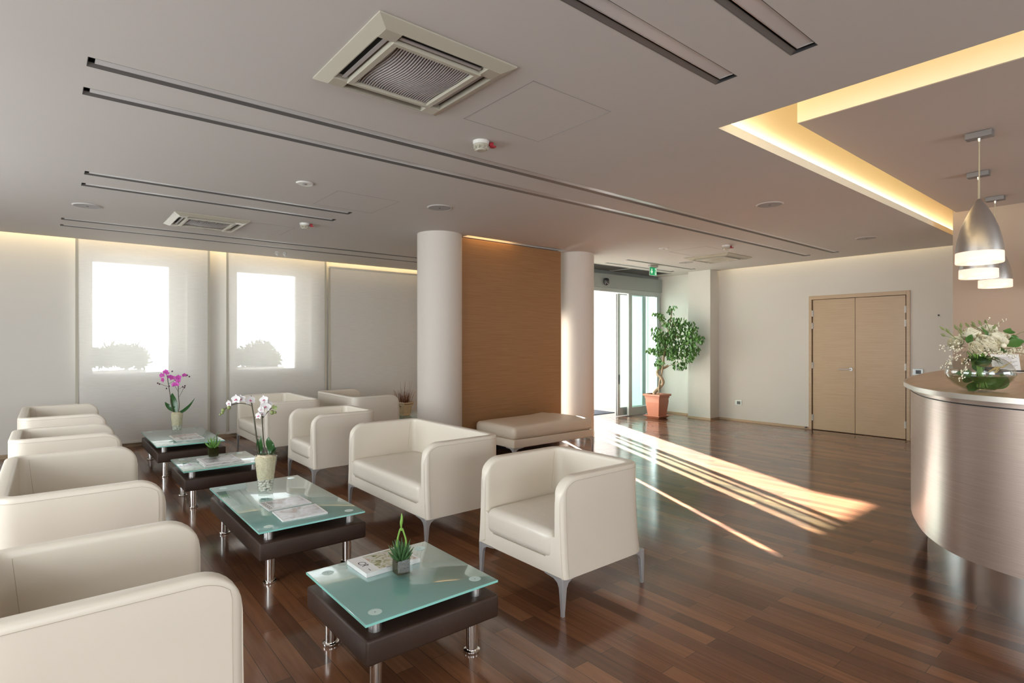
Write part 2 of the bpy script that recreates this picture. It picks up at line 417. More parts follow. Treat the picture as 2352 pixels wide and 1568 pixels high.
# edges of the slab
c.box(XL, 6.25, 9.055, 9.07, H+.001, H+0.14); c.box(9.535, 9.55, 1.94, 5.56, H+.001, H+0.12)
c.box(4.00, 5.74, 5.70, 5.702, H, H+0.2); c.box(5.74, 5.742, 5.70, 5.82, H, H+0.2); c.box(3.998, 4.0, 5.70, 5.82, H, H+0.2); c.box(3.998, 5.742, 5.818, 5.82, H, H+0.2); c.box(3.998, 5.742, 5.70, 5.82, H+0.2, H+0.202)
ceil = struct(c, 'ceiling', 'ceiling', 'low grey painted ceiling with long light channels')
c = MB(); c.box(XL-0.2, 9.9, YB-0.2, 9.75, TOP, TOP+0.12)
struct(c, 'ceiling_roof', 'wall')
# raised ceiling over the reception and its lit trough
c = MB(); c.box(3.80, 7.74, YB, 1.635, UH, UH+0.12)
struct(c, 'ceiling_raised', 'upper', 'raised ceiling panel over the reception counter')
c = MB(); c.box(3.2, 9.6, 1.86, 1.94, H+0.001, H+0.065); c.box(3.2, 9.6, 1.94, 1.98, H+0.001, TOP); c.box(3.12, 3.2, YB, 1.98, H+0.001, H+0.065); c.box(3.08, 3.12, YB, 1.98, H+0.001, TOP)
struct(c, 'trim_1', 'cove', 'cream recess edge around the raised ceiling')
c = MB(); c.box(3.785, 3.80, YB, 1.635, UH, TOP); c.box(3.80, 7.74, 1.62, 1.635, UH+0.002, TOP)
struct(c, 'trim_2', 'cove', 'cream side of the raised ceiling panel')

# ---- walls
def wall_with_holes(name, axis, lo, hi, z1, d0, d1, ops, mat='wall', label=None):
    """axis 'x': runs along x, thickness d0..d1 in y; ops = (a0,a1,z0,z1)"""
    cuts = sorted({lo, hi, *[v for o in ops for v in o[:2]]}); zc = sorted({0, z1, *[v for o in ops for v in o[2:]]})
    m = MB()
    for i in range(len(cuts)-1):
        for j in range(len(zc)-1):
            a = (cuts[i]+cuts[i+1])/2; z = (zc[j]+zc[j+1])/2
            if any(o[0] < a < o[1] and o[2] < z < o[3] for o in ops): continue
            if axis == 'x': m.box(cuts[i], cuts[i+1], d0, d1, zc[j], zc[j+1])
            else: m.box(d0, d1, cuts[i], cuts[i+1], zc[j], zc[j+1])
    return struct(m, name, mat, label)
WIN = [(0.36, 1.53, 0.965, 2.59), (2.14, 3.32, 0.965, 2.59)]
wall_with_holes('wall_far', 'x', XL, 6.25, TOP, 9.2, 9.55, WIN, label='white window wall behind the roller blinds')
wall_with_holes('wall_right', 'y', 1.665, 6.93, TOP, 9.6, 9.75, [(2.60, 3.92, 0, 2.13)], label='white wall with the double oak door')
m = MB(); m.box(7.74, 9.75, YB, 1.665, 0, TOP); struct(m, 'wall_reception', 'beige', 'beige pink wall behind the reception')
m = MB(); m.box(5.95, 6.10, 6.93, 9.55, 0, TOP); struct(m, 'wall_return', 'wall')
wall_with_holes('wall_left', 'y', YB, 9.55, TOP, XL-0.2, XL, [(-3.0, -1.4, 0.5, 2.6), (0.7, 2.7, 0.5, 2.6), (3.6, 6.7, 0.5, 2.6)])
wall_with_holes('wall_near', 'x', XL, 7.74, TOP, YB-0.2, YB, [(-2.0, 1.0, 0.6, 2.4), (4.0, 7.0, 0.6, 2.4)])
m = MB(); m.box(9.30, 9.6, 5.56, 6.02, 0, H); struct(m, 'wall_pilaster', 'wall', 'white square pier beside the potted tree')
m = MB(); m.box(5.95, 9.75, 6.93, 7.05, 2.70, TOP); struct(m, 'wall_lintel', 'wall')
# skirting
m = MB()
m.box(9.588, 9.6, 3.96, 5.56, 0, 0.035); m.box(9.588, 9.6, 1.94, 2.56, 0, 0.035); m.box(9.588, 9.6, 6.02, 6.84, 0, 0.035)
m.box(9.288, 9.3, 5.548, 6.02, 0, 0.035); m.box(9.3, 9.6, 5.548, 5.56, 0, 0.035)
struct(m, 'baseboard_right', 'base')
m = MB(); m.box(XL, 6.25, 9.185, 9.2, 0, 0.05); struct(m, 'baseboard_far', 'base')

# ---- windows
def window(n, x0, x1, gx0, gx1, label):
    root = thing('window_%d' % n, label, 'window', ((x0+x1)/2, 9.46, 0.965), kind='structure')
    cx = (x0+x1)/2
    def L(x): return x-cx
    m = MB(); z0, z1, g0, g1 = 0, 1.625, 0.03, 1.55
    m.box(L(x0), L(gx0), -0.03, 0.04, z0, z1); m.box(L(gx1), L(x1), -0.03, 0.04, z0, z1)
    m.box(L(gx0), L(gx1), -0.03, 0.04, z0, g0); m.box(L(gx0), L(gx1), -0.03, 0.04, g1, z1)
    m.build('window_frame', 'white', root, smooth=False)
    m = MB(); m.box(L(gx0), L(gx1), 0.0, 0.006, g0, g1); m.build('pane', 'winpane', root, smooth=False)
    m = MB(); m.box(L(x0), L(x1), -0.28, -0.03, -0.012, 0.004, 0.002); m.build('window_sill', 'slate', root, smooth=False)
    m = MB(); m.cyl((L(gx0)-0.02, -0.03, 0.80), (L(gx0)-0.02, -0.06, 0.80), 0.012, n=12); m.box(L(gx0)-0.03, L(gx0)-0.008, -0.075, -0.06, 0.68, 0.82, 0.004)
    m.build('window_handle', 'satin', root)
    return root
window(1, 0.36, 1.53, 0.446, 1.337, 'window behind the left roller blind, bushes outside')
window(2, 2.14, 3.32, 2.249, 3.146, 'window behind the middle roller blind, one bush outside')

def roller_blind(x0, x1, label, top=2.80, bottom=0.09, n=14, wav=0.004):
    root = thing('roller_blind', label, 'blind', ((x0+x1)/2, 9.115, 0), group='roller blinds')
    w = (x1-x0)/2; vs = []; fs = []
    for j in range(7):
        z = bottom+(top-bottom)*j/6
        for i in range(n+1):
            x = -w+2*w*i/n
            vs.append((x+0.012*sin(j*1.1+x0)*(1 if abs(i-n/2) == n/2 else 0)*0.6, wav*sin(i*1.9+x0*3)+0.004*sin(j*0.9), z))
    for j in range(6):
        for i in range(n):
            a = j*(n+1)+i; fs.append((a, a+1, a+n+2, a+n+1))
    m = MB(); m.add(vs, fs); m.build('fabric', 'blind', root)
    m = MB(); m.box(-w, w, -0.008, 0.008, bottom-0.035, bottom+0.004, 0.004); m.build('bottom_bar', 'rail', root)
    for sx in (-1, 1):
        m = MB(); x0_ = -w if sx < 0 else w-.028; m.box(x0_, x0_+.028, -0.012, -0.008, bottom, top); m.build('side_hem', 'hem', root, smooth=False)
    return root
roller_blind(0.255, 1.805, 'sheer cream roller blind, leftmost, with two clumps of bush behind it')
roller_blind(2.024, 3.538, 'sheer cream roller blind behind the sofas, single clump of bush behind it')
r3 = roller_blind(3.575, 5.60, 'opaque looking cream blind beside the round column', top=2.655)
m = MB(); m.box(-1.01, 1.01, -0.03, 0.03, 2.655, 2.685, 0.004); m.build('head_rail', 'rail', r3)

# ---- concealed strips over the wall edges
def strip(name, label, a, b, mat, group=None):
    m = MB(); m.box(a[0], b[0], a[1], b[1], a[2], b[2])
    o = m.build(name, mat, smooth=False); tag(o, label, 'light', group); return o
strip('light_strip', 'warm light strip hidden above the roller blinds', (-2.4, 9.05, H+0.27), (5.9, 9.072, H+0.30), 'warm')
strip('light_strip', 'warm light strip hidden above the oak door wall', (9.537, 1.98, H+0.22), (9.551, 5.5, H+0.25), 'warm')
strip('light_strip', 'bright warm strip lying in the long ceiling recess edge', (3.26, 1.885, H+0.066), (9.5, 1.91, H+0.085), 'warm_cove')
strip('light_strip', 'bright warm strip on the near short recess edge', (3.15, -4.1, H+0.067), (3.175, 1.84, H+0.085), 'warm_cove')
strip('light_strip', 'amber strip in the ceiling slot above the wood panel', (4.04, 5.705, H+0.10), (4.80, 5.72, H+0.125), 'amber')

# ---- columns and wood panel
for (x, y, lab) in ((3.72, 5.90, 'round white column left of the wood panel'), (6.13, 5.90, 'round white column right of the wood panel')):
    root = thing('column', lab, 'column', (x, y, 0), kind='structure')
    m = MB(); m.lathe([(0.275, 0.10), (0.275, H)], n=64); m.build('shaft', 'column', root)
    m = MB(); m.lathe([(0.0, 0.0), (0.283, 0.0), (0.283, 0.10), (0.275, 0.104)], n=64); m.build('base_ring', 'steel', root)
root = thing('wall_panel', 'tall brown wood panel standing between two round white columns', 'panel', (4.86, 5.86, 0))
m = MB(); m.box(-0.89, 0.86, -0.06, 0.06, 0.10, 2.735, 0.002); m.build('veneer_board', 'panel', root, smooth=False)
m = MB(); m.box(-0.88, 0.85, -0.04, 0.05, 0.0, 0.10); m.build('plinth', 'dark', root, smooth=False)
m = MB(); m.box(0.86, 0.868, -0.055, 0.055, 0.10, 2.735); m.build('edge_strip', 'white', root, smooth=False)

# ---- oak double door
d1 = thing('door_1', 'light oak double door in the white wall', 'door', (9.6, 3.26, 0), kind='structure')
m = MB()
m.box(-0.014, 0.10, 0.655, 0.70, 0, 2.175, 0.003); m.box(-0.014, 0.10, -0.70, -0.655, 0, 2.175, 0.003); m.box(-0.014, 0.10, -0.655, 0.655, 2.115, 2.175, 0.003)
m.build('door_frame', 'oak', d1, smooth=False)
m = MB(); m.box(0.06, 0.075, -0.66, 0.66, 0, 2.12); m.build('rebate', 'rebate', d1, smooth=False)
for s, (y0, y1), zs in ((1, (0.022, 0.640), (1.89, 1.69, 1.047, 0.198)), (-1, (-0.642, 0.016), (1.90, 1.70, 1.06, 0.22))):
    m = MB(); m.box(0.0, 0.045, y0, y1, 0.008, 2.108, 0.002); leaf = m.build('door_leaf', 'oak', d1, smooth=False)
    for z in zs:
        m = MB(); yy = 0.643 if s > 0 else -0.648
        m.cyl((-0.008, yy, z-0.05), (-0.008, yy, z+0.05), 0.010, n=12); m.box(-0.004, 0.0, yy-0.02, yy+0.02, z-0.05, z+0.05)
        m.build('hinge', 'white', leaf)
    if s > 0:
        m = MB(); m.cyl((0, 0.078, 1.0), (-0.012, 0.078, 1.0), 0.026, n=20); m.tube([(-0.012, 0.078, 1.0), (-0.05, 0.078, 1.0), (-0.055, 0.085, 1.0), (-0.055, 0.235, 0.997)], [0.009]*4, 10)
        m.build('door_handle', 'satin', leaf)
m = MB(); m.cyl((9.588, 3.99, 0.028), (9.545, 3.99, 0.028), 0.008, n=10); m.cyl((9.545, 3.99, 0.028), (9.530, 3.99, 0.028), 0.014, n=12)
tag(m.build('door_stop', 'darkmetal'), 'small metal door stop on the skirting left of the oak door', 'door stop')

# ---- sliding entrance
d2 = thing('door_2', 'glazed automatic sliding entrance in grey aluminium', 'door', (7.94, 6.93, 0), kind='structure')
m = MB(); m.box(-1.62, 1.65, -0.12, 0.0, 2.43, 2.685, 0.004); m.build('header_box', 'header', d2, smooth=False)
m = MB(); m.box(-1.62, 1.65, -0.03, 0.06, 2.685, 2.75); m.build('upper_fascia', 'header', d2, smooth=False)
m = MB(); m.box(-1.62, 1.65, -0.09, -0.03, 2.36, 2.43, 0.003); m.box(1.58, 1.65, -0.09, -0.02, 0, 2.36, 0.003); m.box(-1.62, -1.55, -0.09, -0.02, 0, 2.36, 0.003); m.build('outer_frame', 'alu', d2, smooth=False)
def sash(x0, x1, y, sl, sr, nm, pn='pane'):
    m = MB(); m.box(x0, x0+sl, y-0.025, y+0.025, 0.01, 2.358, 0.003); m.box(x1-sr, x1, y-0.025, y+0.025, 0.01, 2.358, 0.003)
    m.box(x0+sl, x1-sr, y-0.022, y+0.022, 0.01, 0.165, 0.003); m.box(x0+sl, x1-sr, y-0.022, y+0.022, 2.335, 2.358)
    fr = m.build(nm, 'alu', d2, smooth=False)
    m = MB(); m.box(x0+sl, x1-sr, y-0.005, y+0.005, 0.165, 2.335); m.build('pane', 'pane', fr, smooth=False)
    return fr
sash(0.65, 1.58, -0.05, 0.10, 0.03, 'fixed_panel'); sash(-1.55, -0.70, -0.05, 0.03, 0.03, 'fixed_panel')
a = sash(0.44, 1.31, 0.05, 0.075, 0.11, 'sliding_panel'); sash(-0.865, -0.49, 0.05, 0.055, 0.085, 'sliding_panel')
m = MB(); m.box(0.432, 0.44, 0.04, 0.06, 0.01, 2.35); m.build('brush_seal', 'black', a, smooth=False)
m = MB(); m.box(0.47, 0.49, 0.015, 0.024, 0.62, 0.80); m.build('lock_plate', 'black', a, smooth=False)
m = MB(); m.lathe([(0.0, 0.075), (0.045, 0.072), (0.07, 0.055), (0.075, 0.02), (0.06, -0.04), (0.03, -0.07), (0.0, -0.075)], n=20)
for i, v in enumerate(m.v): m.v[i] = (v[0]*0.85, v[1]*0.6, v[2]*0.9)
sn = m.build('motion_sensor', 'black', d2, loc=(-0.08, -0.14, 2.53))
m = MB(); m.tube([(0.045*cos(a), -0.047, 0.045*sin(a)) for a in [pi+pi*k/8 for k in range(9)]], 0.006, 6); m.build('sensor_lens', 'greyplastic', sn)

# ---- outside
m = MB(); m.box(6.25, 14, 6.93, 30, -0.08, -0.005); m.box(-8, 6.25, 9.55, 30, -0.08, -0.005); struct(m, 'ground', 'pavement', 'pale paving outside the entrance')
m = MB(); m.box(9.42, 9.62, 7.05, 10.0, -0.005, 3.4); struct(m, 'wall_porch', 'plaster', 'bright white porch wall seen through the open entrance')
m = MB(); m.box(-1.5, 6.3, 9.6, 15.6, 3.32, 3.5); struct(m, 'trim_3', 'plaster')  # unseen canopy slab, added to keep direct sun off the window blinds
m = MB(); m.box(6.7, 8.79, 7.37, 7.92, -0.005, 0.012, 0.004)
tag(m.build('door_mat', 'mat'), 'dark blue grey mat on the paving outside the open entrance', 'mat')
def planter(cx, w, bushes, label):
    root = thing('planter', label, 'planter', (cx, 11.3, -0.005))
    m = MB(); m.box(-w/2, w/2, -0.24, 0.24, 0.0, 0.88, 0.01); m.box(-w/2-0.05, w/2+0.05, -0.29, 0.29, 0.88, 0.965, 0.01)
    m.build('planter_box', 'planter', root, smooth=False)
    m = MB()
    for (x, z, r) in bushes:
        for k in range(int(1500*r*4)):
            a = random.uniform(0, 2*pi); q = random.uniform(-0.6, 1); rr = r*random.uniform(0.6, 1.32)
            p = Vector((x+rr*cos(a)*sqrt(1-q*q), rr*sin(a)*sqrt(1-q*q)*0.8, z+rr*q*1.1))
            dr = Vector((random.gauss(0, 1), random.gauss(0, 1), random.gauss(0.5, 1))).normalized(); sd = dr.cross(Vector((random.gauss(0, 1), random.gauss(0, 1), random.gauss(0, 1))))
            s = 0.045
            m.blade([p, p+dr*s, p+dr*s*2.1], [0.004, 0.016, 0.002], sd)
        m.blob((x, 0, z), r*0.62, (1, 0.8, 1.1), 2, 0.1)
    m.build('foliage', 'bush', root)
    return root
planter(0.87, 0.62, [(-0.24, 1.13, 0.13), (-0.03, 1.17, 0.16), (0.22, 1.13, 0.17)], 'planter with three round bushes outside the left window')
planter(3.05, 0.72, [(-0.20, 1.10, 0.16), (0.06, 1.15, 0.21), (0.22, 1.06, 0.15)], 'planter with one broad bush outside the middle window')
# ================================================================== CEILING FITTINGS
def channel(x0, x1, y0, y1, label):
    cx, cy = (x0+x1)/2, (y0+y1)/2; a, b = (x1-x0)/2, (y1-y0)/2
    root = thing('recessed_light', label, 'light', (cx, cy, H), group='recessed ceiling light channels')
    m = MB(); t = 0.003; d = 0.075
    m.box(-a, a, -b, -b+t, 0, d); m.box(-a, a, b-t, b, 0, d); m.box(-a, -a+t, -b, b, 0, d); m.box(a-t, a, -b, b, 0, d); m.box(-a, a, -b, b, d, d+t)
    m.build('channel', 'darkmetal', root, smooth=False)
    m = MB(); m.prism([(b-0.026, 0.010), (b, -0.001), (b, 0.004), (b-0.026, 0.014)], -a, a, 'x'); m.build('lip', 'midgrey', root, smooth=False)
    m = MB(); m.box(-a+0.03, a-0.03, -b+0.007, b-0.042, 0.006, 0.012); df = m.build('diffuser', 'diffuser', root, smooth=False)
    m = MB(); m.box(-a+0.03, a-0.03, b-0.042, b-0.0405, 0.004, 0.012); m.box(a-0.0315, a-0.03, -b+0.007, b-0.042, 0.004, 0.012); m.build('bright_edge', 'satin', df, smooth=False)
LAB = ['long recessed ceiling light channel, nearer of the two beside the big air conditioner', 'long recessed ceiling light channel, second of the pair running past the smoke detector',
       'short recessed light channel, nearer of the pair by the small emergency light', 'short recessed light channel, farther of the pair by the small emergency light',
       'thin recessed light channel, second one from the blind wall', 'thin recessed light channel running closest to the blinds',
       'wide dark recessed light channel ending near the ceiling access hatch', 'wide dark recessed light channel at the very top, closest to the cream recess',
       'short recessed channel behind the exit sign, farther from the door header', 'short recessed channel crossing just behind the green exit sign']
LAB[8] = 'short recessed channel just in front of the green exit sign'
LAB[9] = 'short recessed channel between the exit sign and the door grille'
for s, l in zip(SLOTS, LAB): channel(*s, l)

for (x0, x1, y0, y1), l in zip(GRILLES, ('grey slatted ceiling grille partly behind the column, over the entrance', 'grey slatted ceiling grille behind the exit sign over the entrance')):
    root = thing('ceiling_grille', l, 'grille', ((x0+x1)/2, (y0+y1)/2, H), group='entrance ceiling grilles'); a, b = (x1-x0)/2, (y1-y0)/2
    m = MB(); m.box(-a, a, -b, b, 0.05, 0.055); m.box(-a, a, -b, -b+.003, 0, .05); m.box(-a, a, b-.003, b, 0, .05); m.build('housing', 'darkmetal', root, smooth=False)
    m = MB()
    for k in range(14):
        y = -b+0.02+(2*b-0.04)*k/13; m.box(-a, a, y-0.003, y+0.003, 0.004, 0.03)
    m.build('slats', 'midgrey', root, smooth=False)
    m = MB(); m.box(-a-.02, a+.02, -b-.02, -b+.004, -.004, 0.0); m.box(-a-.02, a+.02, b-.004, b+.02, -.004, 0); m.box(-a-.02, -a+.004, -b, b, -.004, 0); m.box(a-.004, a+.02, -b, b, -.004, 0)
    m.build('frame', 'alu', root, smooth=False)

def cassette(x, y, label, plain=False, hx=0.36, hy=0.37):
    root = thing('air_conditioner', label, 'air conditioner', (x, y, H), group='ceiling cassette air conditioners')
    def sq(h, z, dy=0.01): return [(-h, -h-dy, z), (h, -h-dy, z), (h, h+dy, z), (-h, h+dy, z)]
    m = MB()
    lev = [(0.36, -0.001), (0.36, -0.008), (0.307, -0.032), (0.302, -0.032), (0.300, -0.004)]
    for (h0, z0), (h1, z1) in zip(lev, lev[1:]):
        A, B = sq(h0, z0), sq(h1, z1)
        for i in range(4):
            j = (i+1) % 4; m.quad(A[i], A[j], B[j], B[i])
    for sx in (-1, 1):
        for sy in (-1, 1):
            m.box(min(sx*.225, sx*.308), max(sx*.225, sx*.308), min(sy*.235, sy*.317), max(sy*.235, sy*.317), -0.0335, -0.002, 0.003, 1)
    m.build('frame', 'ivory', root, smooth=False)
    m = MB(); m.box(-.302, .302, -.312, .312, -0.004, -0.001); m.build('air_slot', 'dark', root, smooth=False)
    for (x0, x1, y0, y1) in ((-.215, .215, -.275, -.258), (-.215, .215, .258, .275), (-.268, -.25, -.225, .225), (.25, .268, -.225, .225)):
        m = MB(); m.box(x0, x1, y0, y1, -0.024, -0.018); m.build('vane', 'grille', root, smooth=False)
    m = MB()
    for (x0, x1, y0, y1) in ((-.235, .235, -.245, -.222), (-.235, .235, .222, .245), (-.235, -.205, -.222, .222), (.205, .235, -.222, .222)):
        m.box(x0, x1, y0, y1, -0.040, -0.004, 0.002, 1)
    m.build('grille_rim', 'ivory', root, smooth=False)
    m = MB()
    if plain: m.box(-.206, .206, -.223, .223, -0.036, -0.008, 0.004)
    else:
        n = 30
        for k in range(n):
            px = -.200+.400*k/(n-1); pts = []
            N = 14
            for i in range(N+1):
                py = -.222+.444*i/N
                s = sin(pi*(i/N)); zz = -0.026-0.020*s*s*sin(pi*(k+0.5)/n)
                xx = px+0.010*sin(2*pi*i/N)
                pts.append((xx, py, zz))
            vs = []; fs = []
            for (xx, py, zz) in pts: vs += [(xx-.0026, py, zz), (xx+.0026, py, zz), (xx+.0026, py, zz+.018), (xx-.0026, py, zz+.018)]
            for i in range(N):
                for q in range(4): fs.append((i*4+q, i*4+(q+1) % 4, i*4+4+(q+1) % 4, i*4+4+q))
            m.add(vs, fs)
    m.build('intake_grille', 'ivory' if plain else 'grille', root, smooth=False)
cassette(1.378, 2.43, 'large ivory ceiling air conditioner above the near coffee tables')
cassette(1.335, 6.90, 'ivory ceiling air conditioner with slatted grille close to the blinds')
cassette(8.08, 4.70, 'ivory ceiling air conditioner with plain centre panel near the oak door', True)

def disc(name, x, y, r, label, cat, mat, rim='white', group=None, d=0.008):
    root = thing(name, label, cat, (x, y, H), group=group)
    m = MB(); m.lathe([(0, -d), (r*0.86, -d), (r*0.86, 0)], n=36); m.build('grille', mat, root)
    m = MB(); m.lathe([(r*0.86, -d*0.6), (r*0.9, -d*1.1), (r, -0.001)], n=36); m.build('rim', rim, root)
    return root
for x, y, l in ((0.285, 6.823, 'round grey ceiling speaker over the left hand sofas, nearest the blinds'), (2.963, 4.699, 'round ceiling speaker in front of the left round column'),
                (5.348, 2.568, 'round ceiling speaker nearest the glowing cream recess'), (8.011, 2.607, 'round ceiling speaker in front of the oak double door'), (8.138, 5.313, 'small looking ceiling speaker beside the exit sign')):
    s = disc('ceiling_speaker', x, y, 0.125, l, 'speaker', 'greyplastic', 'ceiling', 'round ceiling speakers')
    m = MB(); m.lathe([(0, -0.0095), (0.012, -0.0095), (0.012, -0.007)], n=10); m.build('centre_cap', 'darkmetal', s)
for x, y, l in ((1.641, 4.698, 'small white round emergency light between the channels, above the seating'), (6.695, 4.722, 'small white round emergency light to the left of the far air conditioner')):
    s = disc('emergency_light', x, y, 0.07, l, 'light', 'white', 'white', 'small round emergency lights', 0.01)
    m = MB(); m.lathe([(0, -0.016), (0.014, -0.015), (0.022, -0.009)], n=14); m.build('lens', 'greyplastic', s)
def smoke(x, y, l, white=True):
    root = thing('smoke_detector', l, 'smoke detector', (x, y, H), group='ceiling smoke detectors')
    m = MB(); m.lathe([(0.0, -0.022), (0.052, -0.022), (0.055, -0.002), (0.055, 0)], n=28); m.build('base', 'white', root)
    m = MB(); m.lathe([(0.0, -0.062), (0.030, -0.062), (0.034, -0.056), (0.040, -0.042), (0.050, -0.036), (0.050, -0.022)], n=28)
    for k in range(10):
        a = 2*pi*k/10; m.box(0.036, 0.05, -0.003, 0.003, -0.052, -0.03, mtx=Matrix.Rotation(a, 4, 'Z'))
    m.build('sensing_head', 'ivory', root)
    m = MB(); m.box(0.045, 0.072, -0.045, -0.025, -0.030, -0.004, 0.003); m.box(0.05, 0.078, -0.065, -0.03, -0.040, -0.030, 0.002); m.build('indicator_tag', 'red', root)
smoke(2.203, 2.985, 'white smoke detector with red tag beside the ceiling access hatch')
smoke(2.201, 6.298, 'white smoke detector with red tag near the far slatted air conditioner')
smoke(7.142, 4.03, 'smoke detector with red tag near the plain far air conditioner')
root = thing('twin_spotlight', 'tiny white twin spotlight on the ceiling close to the middle blind', 'light', (2.62, 8.50, H))
for s in (-1, 1):
    m = MB(); m.cyl((s*0.055, 0, 0), (s*0.055, 0, -0.012), 0.025, n=16); m.cyl((s*0.055, 0, -0.012), (s*0.055+0.02, 0.02, -0.050), 0.032, 0.020, n=18); m.build('spot_head', 'white', root)
def hatch(n, x0, x1, y0, y1):
    m = MB(); t = 0.0035
    for a in ((x0, x1, y0, y0+t), (x0, x1, y1-t, y1), (x0, x0+t, y0, y1), (x1-t, x1, y0, y1)): m.box(a[0], a[1], a[2], a[3], H-0.0012, H+0.001)
    struct(m, 'trim_%d' % n, 'greyplastic', 'thin outline of a square ceiling access hatch')
hatch(4, 1.895, 2.495, 2.12, 2.745); hatch(5, 1.95, 2.55, 4.75, 5.36); hatch(6, 1.62, 2.2, 6.6, 7.2); hatch(7, 7.0, 7.6, 4.25, 4.85)

root = thing('exit_sign', 'green exit sign with down arrow and running figure under the ceiling', 'sign', (8.035, 5.89, H))
m = MB(); m.box(-0.105, 0.105, -0.03, 0.03, -0.035, 0.0, 0.003); m.box(-0.10, 0.10, -0.006, 0.010, -0.175, -0.035, 0.002); m.build('housing', 'satin', root, smooth=False)
m = MB(); m.box(-0.094, 0.094, -0.009, -0.0062, -0.170, -0.040); face = m.build('green_face', 'green', root, smooth=False)
def flat(polys, name, mat, parent, y=-0.0105):
    m = MB()
    for p in polys: m.prism(p, y, y+0.002, 'y')
    return m.build(name, mat, parent, smooth=False)
def T(p, ox, oz, s=1.0): return [(ox+a*s, oz+b*s) for a, b in p]
flat([T([(-0.010, 0.045), (0.010, 0.045), (0.010, -0.005), (-0.010, -0.005)], -0.047, -0.105), T([(-0.034, 0.0), (0.034, 0.0), (0.0, -0.045)], -0.047, -0.105)], 'down_arrow', 'exitwhite', face)
flat([T([(0.012, 0.055), (0.052, 0.055), (0.052, -0.055), (0.012, -0.055)], 0.030, -0.105)], 'pictogram_door', 'exitwhite', face)
m = MB(); m.cyl((0.052, -0.0125, -0.067), (0.052, -0.0105, -0.067), 0.008, n=14)
for p in ([(0.044, -0.076), (0.060, -0.079), (0.066, -0.108), (0.052, -0.110)], [(0.036, -0.090), (0.046, -0.078), (0.050, -0.082), (0.042, -0.098)], [(0.058, -0.082), (0.072, -0.096), (0.068, -0.100), (0.056, -0.090)],
          [(0.056, -0.106), (0.066, -0.106), (0.074, -0.130), (0.066, -0.148), (0.060, -0.146), (0.066, -0.130)], [(0.052, -0.106), (0.060, -0.108), (0.050, -0.132), (0.036, -0.140), (0.034, -0.134), (0.046, -0.128)]):
    m.prism(p, -0.0125, -0.0105, 'y')
m.build('running_figure', 'green', face, smooth=False)

